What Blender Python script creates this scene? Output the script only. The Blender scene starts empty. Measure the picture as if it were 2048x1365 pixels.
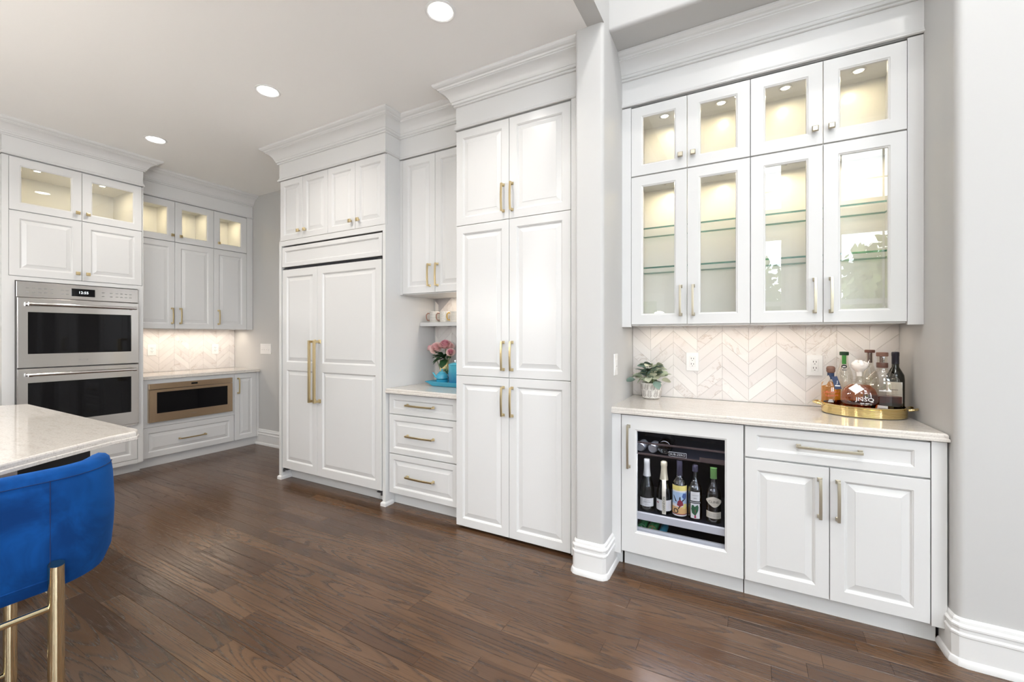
import bpy, bmesh, math, random
from mathutils import Vector, Matrix
PI = math.pi
random.seed(7)
S = bpy.context.scene
COL = S.collection

# ------------------------------------------------------------------ camera, world, exposure
cam_d = bpy.data.cameras.new('camera'); cam = bpy.data.objects.new('camera', cam_d); COL.objects.link(cam)
cam.location = (0, 0, 1.354); cam.rotation_euler = (PI/2, 0, math.radians(28.8))
cam_d.sensor_width = 36; cam_d.sensor_fit = 'HORIZONTAL'; cam_d.lens = 861.7/2048*36; cam_d.shift_y = -11.9/2048
cam_d.clip_start = .05
S.camera = cam
S.view_settings.view_transform = 'Standard'; S.view_settings.look = 'None'
S.view_settings.gamma = 1; S.view_settings.use_curve_mapping = False
S.view_settings.exposure = 0.04
cy = S.cycles
cy.use_denoising = True; cy.max_bounces = 10; cy.diffuse_bounces = 6; cy.glossy_bounces = 5
cy.transmission_bounces = 10; cy.transparent_max_bounces = 24; cy.sample_clamp_indirect = 6
cy.caustics_reflective = False; cy.caustics_refractive = False
W = bpy.data.worlds.new('World'); S.world = W; W.use_nodes = True
bg = W.node_tree.nodes['Background']; bg.inputs[0].default_value = (.87, .93, 1.0, 1); bg.inputs[1].default_value = 11.5

def light(name, kind, loc, power, color=(1, 1, 1), rot=(0, 0, 0), size=.1, size_y=None, shape='DISK', spread=None, portal=False):
    d = bpy.data.lights.new(name, kind); d.energy = power; d.color = color
    if kind == 'AREA':
        d.shape = shape; d.size = size
        if size_y: d.size_y = size_y
        if spread: d.spread = spread
        if portal: d.cycles.is_portal = True
    o = bpy.data.objects.new(name, d); o.location = loc; o.rotation_euler = rot; COL.objects.link(o)
    return o
WARM = (1, .86, .70); SOFT = (1, .95, .88); CREAM = (1, .82, .50)
BACKY = -3.0
WINS = [(1.25, 2.40, 3.45, 4.65), (-.14, .53, 3.45, 4.65), (1.25, 2.40, .75, 3.02), (-.14, .53, .75, 3.02), (-2.15, -1.50, 1.15, 2.06)]
for (a, b, c, d) in WINS:                                    # daylight entering by the windows behind the camera
    light('window_portal', 'AREA', ((a+b)/2, BACKY-.02, (c+d)/2), 1, rot=(-PI/2, 0, 0), size=b-a, size_y=d-c, shape='RECTANGLE', portal=True)
SIDE = [(-2.7, -1.5, .70, 3.1), (-1.2, .0, .70, 3.1)]
for (a, b, c, d) in SIDE:                                    # unseen windows added on the living side to bring in daylight
    light('window_portal', 'AREA', (3.62, (a+b)/2, (c+d)/2), 1, rot=(0, PI/2, 0), size=d-c, size_y=b-a, shape='RECTANGLE', portal=True)
CEIL = 3.094
CANS = [(-1.45, 1.84), (-3.0, 1.85), (-4.62, 1.83)]
for x, y in CANS: light('can_lamp', 'AREA', (x, y, CEIL-.004), 6.5, SOFT, size=.11, spread=2.3)
for x, y in [(-1.45, .2), (-3.0, .2), (-4.62, .2), (-1.45, -1.5), (-3.0, -1.5), (-4.62, -1.5)]:  # unseen ceiling lamps added to fill the kitchen
    light('can_lamp', 'AREA', (x, y, CEIL-.004), 6.5, SOFT, size=.11, spread=2.3)
for x, y in [(.3, .9), (1.8, .9), (.3, -1.2), (1.8, -1.2)]: light('living_fill_disc', 'AREA', (x, y, 5.38), 30, (1, .98, .96), size=.16)  # unseen lamps added as fill over the living side
for x in (-2.4, -3.2, -4.0): light('island_fill_lamp', 'POINT', (x, -.40, 1.75), 22, SOFT).data.shadow_soft_size = .11  # unseen point lamps added to brighten the ceiling and cabinets
light('dining_fill_lamp', 'POINT', (-1.2, -1.3, 1.62), 9, SOFT).data.shadow_soft_size = .10  # added fill lamp out of view, lifts the kitchen ceiling
light('living_fill_lamp', 'POINT', (0, -.8, 4.6), 40, (1, .98, .95)).data.shadow_soft_size = .2  # added high fill lamp out of view, for the niche and header
light('under_cabinet_lamp_bar', 'AREA', (0, 2.98, 1.402), 1.3, WARM, size=1.3, size_y=.05, shape='RECTANGLE')
light('under_cabinet_lamp_oven', 'AREA', (-5.72, 2.55, 1.402), 3.2, WARM, rot=(0, 0, PI/2), size=1.15, size_y=.05, shape='RECTANGLE')
light('under_cabinet_lamp_nook', 'AREA', (-2.15, 2.95, 1.675), .8, WARM, size=.45, size_y=.04, shape='RECTANGLE')
light('under_cabinet_lamp_hood', 'AREA', (-5.72, .6, 1.402), .8, WARM, rot=(0, 0, PI/2), size=.8, size_y=.05, shape='RECTANGLE')

# ------------------------------------------------------------------ materials
MATS = {}
class NT:
    def __init__(s, name):
        s.m = bpy.data.materials.new(name); s.m.use_nodes = True; s.t = s.m.node_tree
        s.b = s.t.nodes['Principled BSDF']; MATS[name] = s.m
    def n(s, typ, **kw):
        k = s.t.nodes.new('ShaderNode'+typ)
        for a, v in kw.items():
            if a in k.inputs.keys(): s.set(k.inputs[a], v)
            else: setattr(k, a, v)
        return k
    def set(s, inp, v):
        if hasattr(v, 'links'): s.t.links.new(v, inp)
        else: inp.default_value = v
    def math(s, op, a, b=0., c=None):
        k = s.t.nodes.new('ShaderNodeMath'); k.operation = op
        s.set(k.inputs[0], a); s.set(k.inputs[1], b)
        if c is not None: s.set(k.inputs[2], c)
        return k.outputs[0]
    def vmath(s, op, a, b):
        k = s.t.nodes.new('ShaderNodeVectorMath'); k.operation = op
        s.set(k.inputs[0], a); s.set(k.inputs[1], b); return k.outputs[0]
    def noise(s, vec, scale=5., detail=2., rough=.5, dist=0.):
        k = s.t.nodes.new('ShaderNodeTexNoise'); s.set(k.inputs['Vector'], vec)
        k.inputs['Scale'].default_value = scale; k.inputs['Detail'].default_value = detail
        k.inputs['Roughness'].default_value = rough; k.inputs['Distortion'].default_value = dist
        return k.outputs[0]
    def mix(s, f, a, b):
        k = s.t.nodes.new('ShaderNodeMix'); k.data_type = 'RGBA'
        s.set(k.inputs[0], f); s.set(k.inputs[6], a); s.set(k.inputs[7], b); return k.outputs[2]
    def ramp(s, f, stops):
        k = s.t.nodes.new('ShaderNodeMapRange'); k.interpolation_type = 'SMOOTHSTEP'
        s.set(k.inputs[0], f); k.inputs[1].default_value = stops[0]; k.inputs[2].default_value = stops[1]
        k.inputs[3].default_value = stops[2]; k.inputs[4].default_value = stops[3]; return k.outputs[0]
    def obj(s): return s.n('TexCoord').outputs['Object']
    def rnd(s): return s.n('ObjectInfo').outputs['Random']
    def bump(s, h, strength=.1, dist=.01):
        k = s.t.nodes.new('ShaderNodeBump'); k.inputs['Strength'].default_value = strength; k.inputs['Distance'].default_value = dist
        s.set(k.inputs['Height'], h); s.t.links.new(k.outputs[0], s.b.inputs['Normal'])
def c4(c): return (c[0], c[1], c[2], 1)
def M(name, col, rough=.5, metal=0., coat=0., emit=None, es=0., spec=None, sheen=0.):
    k = NT(name); b = k.b.inputs
    b['Base Color'].default_value = c4(col); b['Roughness'].default_value = rough; b['Metallic'].default_value = metal
    b['Coat Weight'].default_value = coat; b['Coat Roughness'].default_value = .08
    if emit: b['Emission Color'].default_value = c4(emit); b['Emission Strength'].default_value = es
    if spec is not None: b['Specular IOR Level'].default_value = spec
    if sheen: b['Sheen Weight'].default_value = sheen
    return k.m
def clear(name, col, gl=.0, rough=0., ior=1.45):
    """thin clear body: transmits tinted light straight through, mirrors by Fresnel"""
    k = NT(name); k.t.nodes.remove(k.b); out = k.t.nodes['Material Output']
    tr = k.n('BsdfTransparent', Color=c4(col)); g = k.n('BsdfGlossy', Color=(1, 1, 1, 1), Roughness=rough)
    fr = k.n('Fresnel', IOR=ior); back = k.n('NewGeometry').outputs['Backfacing']; f = k.math('MULTIPLY', k.math('ADD', fr.outputs[0], gl), k.math('SUBTRACT', 1., back))
    mx = k.n('MixShader'); k.t.links.new(f, mx.inputs[0]); k.t.links.new(tr.outputs[0], mx.inputs[1]); k.t.links.new(g.outputs[0], mx.inputs[2])
    k.t.links.new(mx.outputs[0], out.inputs[0]); return k.m
M('cabinet_white', (.70, .70, .697), .26)
M('wall_paint', (.545, .542, .535), .6)
M('ceiling_paint', (.92, .912, .90), .75)
M('trim_white', (.76, .76, .756), .32)
M('dark_gap', (.02, .018, .016), .6)
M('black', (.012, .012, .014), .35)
M('black_glass', (.004, .004, .005), .05, spec=.22)
M('chrome', (.75, .74, .73), .12, 1)
M('lamp_glow', (1, 1, 1), .5, emit=(1, .96, .9), es=14)
M('puck_glow', (1, 1, 1), .5, emit=(1, .95, .85), es=9)
M('plastic_white', (.86, .85, .84), .35)
M('aluminium', (.82, .82, .83), .45, .25)
M('display_text', (.9, .95, 1), .5, emit=(.85, .93, 1), es=1.2)
M('print_grey', (.25, .25, .25), .5)
M('print_white', (.85, .85, .84), .5)
M('print_red', (.72, .16, .10), .5)
M('print_black', (.02, .02, .02), .5)
M('paper_white', (.82, .80, .77), .6)
M('paper_cream', (.78, .72, .58), .6)
M('paper_blue', (.035, .055, .12), .55)
M('paper_kraft', (.50, .43, .36), .7)
M('cork_brown', (.20, .10, .07), .6)
M('wax_brown', (.12, .055, .04), .45)
M('wood_cap', (.16, .06, .04), .5)
M('green_seal', (.04, .25, .03), .4)
M('green_cap', (.05, .11, .03), .45)
M('green_dark', (.012, .05, .02), .5)
M('foil_gold', (.75, .68, .50), .35, .7)
M('foil_silver', (.62, .62, .60), .35, .6)
M('foil_dark', (.02, .018, .03), .4)
M('can_silver', (.55, .56, .58), .3, .8)
M('can_red', (.45, .03, .04), .35)
M('can_green', (.04, .22, .07), .35)
M('can_blue', (.05, .25, .35), .35)
M('stone_grey', (.36, .34, .34), .45); M('bracket_dark', (.07, .07, .075), .4, .5)
M('label_blue', (.45, .60, .78), .6)
M('label_yellow', (.85, .72, .22), .6)
M('label_orange', (.80, .48, .20), .6)
M('label_maroon', (.28, .03, .05), .6)
M('label_navy', (.07, .13, .32), .6)
M('chard_green', (.03, .12, .05), .6)
M('chard_red', (.42, .03, .09), .6)
M('fridge_dark', (.014, .015, .021), .35)
M('fridge_strip', (.12, .085, .08), .4, .3)
M('rose_pink', (.90, .60, .60), .6)
M('rose_pale', (.93, .74, .70), .6)
M('rose_deep', (.84, .42, .50), .6)
M('leaf_dark', (.025, .085, .03), .45)
M('leaf_sage', (.36, .42, .30), .55)
M('leaf_pale', (.52, .54, .40), .55)
M('leaf_blue', (.17, .25, .21), .5)
M('stem_green', (.20, .28, .10), .5)
M('mug_white', (.80, .78, .74), .25)
M('mug_stripe', (.20, .17, .15), .4)
M('mug_copper', (.30, .16, .12), .3, .6)
M('mug_gold', (.55, .34, .08), .25, .8)
M('turquoise', (.03, .30, .46), .12, coat=.4)
M('turquoise_light', (.06, .38, .52), .15, coat=.4)
M('soil', (.05, .04, .03), .9); M('seam_blue', (.002, .018, .085), .9)
M('tree_bark', (.10, .07, .05), .9)
M('tree_leaf', (.20, .26, .09), .8)
M('bounce_ground', (.66, .64, .61), .9)  # unseen ground, made pale to bounce sky light onto the ceiling
clear('pane_glass', (.985, .99, .985), 0.035, ior=1.5)
clear('cooler_glass', (.86, .87, .90), .0, ior=1.28)
clear('bottle_clear', (.93, .91, .865), .045, ior=1.65)
M('stopper_glass', (.86, .79, .73), .22, coat=.4)
clear('bottle_green', (.30, .36, .22), .03)
clear('bottle_black', (.10, .11, .06), .03)
clear('wine_white', (.62, .60, .28), .0)
clear('wine_rose', (.70, .42, .20), .0)
clear('wine_green', (.50, .55, .22), .0)
clear('whiskey_amber', (.93, .62, .20), .0, ior=1.2)
clear('whiskey_red', (.88, .48, .22), .0, ior=1.2)
clear('whiskey_dark', (.42, .11, .08), .0, ior=1.2)
clear('window_glass', (.97, .98, .98), 0.0)
clear('shelf_edge', (.10, .32, .27), .05); clear('shelf_face', (.988, .994, .990), .0, ior=1.25)

def brass(name, col, rough):
    k = NT(name); b = k.b.inputs; b['Base Color'].default_value = c4(col); b['Metallic'].default_value = 1; b['Roughness'].default_value = rough
    n = k.noise(k.vmath('MULTIPLY', k.obj(), (400, 400, 30)), 1, 2); k.bump(n, .04, .002)
brass('brass', (.66, .53, .30), .30); brass('champagne', (.58, .53, .42), .32); brass('brass_polished', (.83, .66, .33), .12); brass('stool_brass', (.80, .70, .46), .09)

def steel():
    k = NT('stainless'); b = k.b.inputs; b['Metallic'].default_value = 1
    v = k.vmath('MULTIPLY', k.obj(), (6, 6, 1500))
    n = k.noise(v, 1, 3); b['Base Color'].default_value = (.58, .555, .53, 1)
    k.set(b['Roughness'], k.ramp(n, (.3, .7, .15, .20)))
steel(); M('stainless_floor_tint', (.60, .45, .31), .24, 1)  # tan of the floor's reflection put into the microwave's steel colour

def floor_wood():
    k = NT('oak_floor'); b = k.b.inputs; r = k.rnd(); isl = k.n('NewGeometry').outputs['Random Per Island']
    rr = k.math('FRACT', k.math('ADD', r, k.math('MULTIPLY', isl, .73)))
    off = k.n('CombineXYZ', X=k.math('MULTIPLY', rr, 91.), Y=k.math('MULTIPLY', rr, 37.), Z=k.math('MULTIPLY', rr, 17.)).outputs[0]
    p = k.vmath('ADD', k.obj(), off)
    warp = k.noise(k.vmath('MULTIPLY', p, (1.6, 9, 2)), 1, 2)
    field = k.noise(k.vmath('MULTIPLY', p, (.42, 6.0, 1)), 1, 1.2, .45)
    f2 = k.math('ADD', field, k.math('MULTIPLY', warp, .035))
    freq = k.math('MULTIPLY', f2, k.math('ADD', 17., k.math('MULTIPLY', rr, 16.)))
    saw = k.math('FRACT', freq)
    line = k.ramp(saw, (.50, .96, 0., 1.))
    cut = k.ramp(saw, (.97, 1., 1., 0.))
    line = k.math('MULTIPLY', line, cut)
    pores = k.noise(k.vmath('MULTIPLY', p, (9, 330, 1)), 1, 3, .7)
    pore = k.ramp(pores, (.50, .68, 0., 1.))
    g = k.math('MULTIPLY', line, k.math('ADD', .55, k.math('MULTIPLY', pore, .9)))
    g = k.math('ADD', g, k.math('MULTIPLY', pore, .30))
    blotch = k.noise(k.vmath('MULTIPLY', p, (1.3, 6, 1)), 1, 3)
    base = k.mix(rr, (.068, .033, .016, 1), (.136, .074, .038, 1))
    base = k.mix(k.ramp(blotch, (.3, .75, 0, .55)), base, (.064, .030, .014, 1))
    col = k.mix(k.math('MULTIPLY', g, .72), base, (.011, .0045, .0025, 1))
    k.set(b['Base Color'], col)
    k.set(b['Roughness'], k.math('ADD', k.ramp(pores, (.3, .8, .17, .25)), k.math('MULTIPLY', line, .06)))
    b['Specular IOR Level'].default_value = .55; b['Coat Weight'].default_value = .0
    k.bump(k.math('MULTIPLY', g, -1.), .12, .002)
floor_wood()

def quartz():
    k = NT('quartz'); b = k.b.inputs; p = k.obj()
    streak = k.noise(k.vmath('MULTIPLY', p, (9, 42, 42)), 1, 5, .65, .6)
    sp = k.noise(p, 160, 2, .6); big = k.noise(p, 3, 3)
    c = k.mix(k.ramp(streak, (.48, .70, 0, .38)), (.66, .622, .58, 1), (.46, .41, .36, 1))
    c = k.mix(k.ramp(sp, (.52, .70, 0, .6)), c, (.42, .39, .37, 1))
    c = k.mix(k.ramp(big, (.4, .7, 0, .3)), c, (.66, .62, .57, 1))
    k.set(b['Base Color'], c); b['Roughness'].default_value = .10; b['Coat Weight'].default_value = .3
quartz()

def marble(name, a, v1, v2):
    k = NT(name); b = k.b.inputs; r = k.rnd()
    off = k.n('CombineXYZ', X=k.math('MULTIPLY', r, 63.), Y=k.math('MULTIPLY', r, 29.), Z=k.math('MULTIPLY', r, 47.)).outputs[0]
    p = k.vmath('ADD', k.obj(), off)
    n = k.noise(p, 7, 6, .6, 1.6); n2 = k.noise(p, 3.2, 3, .55, .8)
    vein = k.ramp(k.math('ABSOLUTE', k.math('SUBTRACT', n, .5)), (0, .035, 1, 0))
    vein = k.math('MULTIPLY', vein, k.ramp(n2, (.50, .68, 0, .55)))
    tone = k.mix(r, a, k.mix(.6, a, v2))
    c = k.mix(k.ramp(n2, (.45, .8, 0, .5)), tone, v2); c = k.mix(vein, c, v1)
    k.set(b['Base Color'], c); b['Roughness'].default_value = .3
marble('marble_tile', (.82, .79, .765, 1), (.44, .35, .29, 1), (.67, .625, .61, 1))
marble('marble_grey', (.42, .40, .41, 1), (.30, .28, .28, 1), (.36, .34, .35, 1))
M('grout', (.70, .68, .65), .8)

def velvet():
    k = NT('blue_velvet'); b = k.b.inputs; p = k.obj()
    n = k.noise(p, 7, 4, .6, .8)
    lw = k.n('LayerWeight', Blend=.35).outputs['Facing']
    c = k.mix(k.ramp(n, (.35, .7, 0, 1)), (.002, .028, .125, 1), (.0035, .060, .245, 1))
    k.set(b['Base Color'], k.mix(k.math('MULTIPLY', lw, .55), c, (.006, .10, .36, 1)))
    b['Roughness'].default_value = .9; b['Specular IOR Level'].default_value = .15; b['Sheen Weight'].default_value = .12; b['Sheen Roughness'].default_value = .35
    b['Sheen Tint'].default_value = (.08, .28, .8, 1)
    k.bump(k.noise(p, 900, 2), .15, .001)
velvet()

def pot_mat():
    k = NT('pot_white'); b = k.b.inputs; n = k.noise(k.obj(), 60, 3)
    k.set(b['Base Color'], k.mix(k.ramp(n, (.4, .7, 0, .6)), (.78, .75, .71, 1), (.62, .58, .54, 1))); b['Roughness'].default_value = .7
pot_mat(); M('pot_groove', (.24, .21, .19), .8)
def turq_grad():
    k = NT('turquoise_fade'); b = k.b.inputs
    z = k.n('SeparateXYZ', Vector=k.n('TexCoord').outputs['Generated']).outputs[2]
    n = k.noise(k.obj(), 14, 2)
    k.set(b['Base Color'], k.mix(k.ramp(k.math('ADD', z, k.math('MULTIPLY', k.math('SUBTRACT', n, .5), .5)), (.1, .9, 0, 1)), (.010, .16, .33, 1), (.07, .37, .50, 1)))
    b['Roughness'].default_value = .12; b['Coat Weight'].default_value = .4
turq_grad()

# ------------------------------------------------------------------ object and mesh helpers
class T:
    """a thing: its Empty (or None for free meshes) and the frame offset its parts are measured from"""
    def __init__(s, o, off=(0, 0, 0)): s.o = o; s.off = Vector(off)
def thing(name, label, cat, loc, rz=0, off=(0, 0, 0), group=None):
    o = bpy.data.objects.new(name, None); COL.objects.link(o); o.location = loc; o.rotation_euler = (0, 0, rz)
    o.empty_display_size = .05; o['label'] = label; o['category'] = cat
    if group: o['group'] = group
    return T(o, off)
def tag(o, label, cat, group=None):
    o['label'] = label; o['category'] = cat
    if group: o['group'] = group
    return o
class MB:
    def __init__(s): s.v = []; s.f = []; s.m = []
    def add(s, vs, fs, mi=0):
        k = len(s.v); s.v += [tuple(v) for v in vs]; s.f += [tuple(k+i for i in f) for f in fs]; s.m += [mi]*len(fs); return s
    def box(s, x0, x1, y0, y1, z0, z1, mi=0):
        v = [(x, y, z) for z in (z0, z1) for y in (y0, y1) for x in (x0, x1)]
        return s.add(v, [(0, 2, 3, 1), (4, 5, 7, 6), (0, 1, 5, 4), (2, 6, 7, 3), (0, 4, 6, 2), (1, 3, 7, 5)], mi)
    def loft(s, rings, closed=True, caps=(True, True), mi=0):
        n = len(rings[0]); k = len(s.v)
        for r in rings: s.v += [tuple(p) for p in r]
        for i in range(len(rings)-1):
            for j in range(n if closed else n-1):
                a = k+i*n+j; b = k+i*n+(j+1) % n; s.f.append((a, b, b+n, a+n)); s.m.append(mi)
        if caps[0]: s.f.append(tuple(range(k+n-1, k-1, -1))); s.m.append(mi)
        if caps[1]: e = k+(len(rings)-1)*n; s.f.append(tuple(range(e, e+n))); s.m.append(mi)
        return s
    def lathe(s, prof, c=(0, 0, 0), n=32, sx=1., sy=1., caps=(True, True), mi=0):
        return s.loft([[(c[0]+r*sx*math.cos(2*PI*j/n), c[1]+r*sy*math.sin(2*PI*j/n), c[2]+z) for j in range(n)] for r, z in prof], True, caps, mi)
    def tube(s, pts, r, n=10, mi=0, flat=1.):
        pts = [Vector(p) for p in pts]; rings = []; up = None
        for i, p in enumerate(pts):
            d = (pts[min(i+1, len(pts)-1)]-pts[max(i-1, 0)]).normalized()
            if up is None: up = Vector((0, 0, 1)) if abs(d.z) < .9 else Vector((1, 0, 0))
            a = d.cross(up).normalized(); b = a.cross(d).normalized(); up = b
            rr = r[i] if isinstance(r, (list, tuple)) else r
            rings.append([p+a*rr*math.cos(2*PI*j/n)+b*rr*flat*math.sin(2*PI*j/n) for j in range(n)])
        return s.loft(rings, True, (True, True), mi)
    def prism(s, poly, z0, z1, mi=0):
        return s.loft([[(x, y, z0) for x, y in poly], [(x, y, z1) for x, y in poly]], True, (True, True), mi)
    def sweep(s, path, prof, mi=0):
        """closed profile (p outwards, z) carried along a plan path; outwards is to the right of travel, corners mitred"""
        P = [Vector(p) for p in path]; rings = []
        for i, p in enumerate(P):
            d0 = (P[i]-P[i-1]).normalized() if i else None
            d1 = (P[i+1]-P[i]).normalized() if i < len(P)-1 else None
            n0 = Vector((d0.y, -d0.x)) if d0 else None; n1 = Vector((d1.y, -d1.x)) if d1 else None
            if n0 is None: m = n1
            elif n1 is None: m = n0
            else: m = (n0+n1)/max(.2, 1+n0.dot(n1))
            rings.append([(p.x+m.x*q, p.y+m.y*q, z) for q, z in prof])
        return s.loft(rings, True, (True, True), mi)
    def rings(s, x0, x1, z0, z1, prof, fill=True, mi=0):
        """rectangular rings in the xz plane: (inset, y); the last one is filled"""
        R = [[(x0+i, y, z0+i), (x1-i, y, z0+i), (x1-i, y, z1-i), (x0+i, y, z1-i)] for i, y in prof]
        return s.loft(R, True, (False, fill), mi)
    def build(s, name, mat, t=None, parent=None, smooth=False, bevel=0., loc=None, rot=None, recalc=True, sharp=.7):
        off = t.off if t else Vector((0, 0, 0))
        me = bpy.data.meshes.new(name); me.from_pydata([tuple(Vector(v)-off) for v in s.v], [], s.f)
        for m in (mat if isinstance(mat, (list, tuple)) else [mat]): me.materials.append(MATS[m])
        if max(s.m or [0]): me.polygons.foreach_set('material_index', s.m)
        if recalc:
            bm = bmesh.new(); bm.from_mesh(me); bmesh.ops.recalc_face_normals(bm, faces=bm.faces)
            if bevel: bmesh.ops.bevel(bm, geom=[e for e in bm.edges if len(e.link_faces) == 2 and e.calc_face_angle(0) > .6], offset=bevel, segments=2, affect='EDGES', clamp_overlap=True, profile=.5)
            bm.to_mesh(me); bm.free()
        if smooth:
            me.polygons.foreach_set('use_smooth', [True]*len(me.polygons)); me.set_sharp_from_angle(angle=sharp)
        return put(name, me, t, parent, loc, rot)
def put(name, me, t=None, parent=None, loc=None, rot=None):
    o = bpy.data.objects.new(name, me); COL.objects.link(o)
    p = parent if parent else (t.o if t else None)
    if p: o.parent = p
    if loc is not None: o.location = Vector(loc)-(t.off if t else Vector((0, 0, 0)))
    if rot is not None: o.rotation_euler = rot
    return o
def struct(o): o['kind'] = 'structure'; return o
def arc(cx, cy, r, a0, a1, n=6): return [(cx+r*math.cos(a0+(a1-a0)*i/n), cy+r*math.sin(a0+(a1-a0)*i/n)) for i in range(n+1)]

def text_mesh(s, size, bendr=0., cx=.5, squash=1.):
    """flat lettering in the xz plane facing -y; bendr wraps it round a vertical cylinder of that radius"""
    cu = bpy.data.curves.new('lettering', 'FONT'); cu.body = s; cu.size = size; cu.resolution_u = 2
    cu.align_x = 'CENTER'; cu.align_y = 'CENTER'
    o = bpy.data.objects.new('lettering', cu); COL.objects.link(o)
    dg = bpy.context.evaluated_depsgraph_get(); me = bpy.data.meshes.new_from_object(o.evaluated_get(dg))
    bpy.data.objects.remove(o); bpy.data.curves.remove(cu)
    for v in me.vertices:
        x, z = v.co.x*squash, v.co.y
        v.co = (bendr*math.sin(x/bendr), bendr-bendr*math.cos(x/bendr), z) if bendr else (x, 0, z)
    return me
def lettering(s, size, mat, t, parent, loc, bendr=0., rot=None, name='lettering', squash=1.):
    me = text_mesh(s, size, bendr, squash=squash); me.materials.clear(); me.materials.append(MATS[mat])
    return put(name, me, t, parent, loc, rot)
def bent(polys, R, z0=0., off=.0008, sx=1., sy=1.):
    """polygons (x along the surface, z) wrapped on the front (-y) of a vertical cylinder of radius R, cut into narrow strips to follow it"""
    m = MB()
    for mi, poly in polys:
        r = R+off; xs = [p[0] for p in poly]; n = max(1, int((max(xs)-min(xs))/.006))
        for k in range(n):
            a, b = min(xs)+(max(xs)-min(xs))*k/n, min(xs)+(max(xs)-min(xs))*(k+1)/n
            q = clip(poly, a, b, -9, 9)
            if len(q) > 2: m.add([(r*sx*math.sin(x/R), -r*sy*math.cos(x/R), z0+z) for x, z in q], [tuple(range(len(q)))], mi)
        off += .00002
    return m
def rect_strip(x0, x1, z0, z1, mi, n=10):
    return [(mi, [(x0+(x1-x0)*i/n, z0), (x0+(x1-x0)*(i+1)/n, z0), (x0+(x1-x0)*(i+1)/n, z1), (x0+(x1-x0)*i/n, z1)]) for i in range(n)]
def label_patch(R, x0, x1, z0, z1, sx=1., sy=1., n=10, off=.0008):
    m = MB(); r = R+off
    m.loft([[(r*sx*math.sin((x0+(x1-x0)*i/n)/R), -r*sy*math.cos((x0+(x1-x0)*i/n)/R), z) for i in range(n+1)] for z in (z0, z1)], False, (False, False))
    return m

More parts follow.
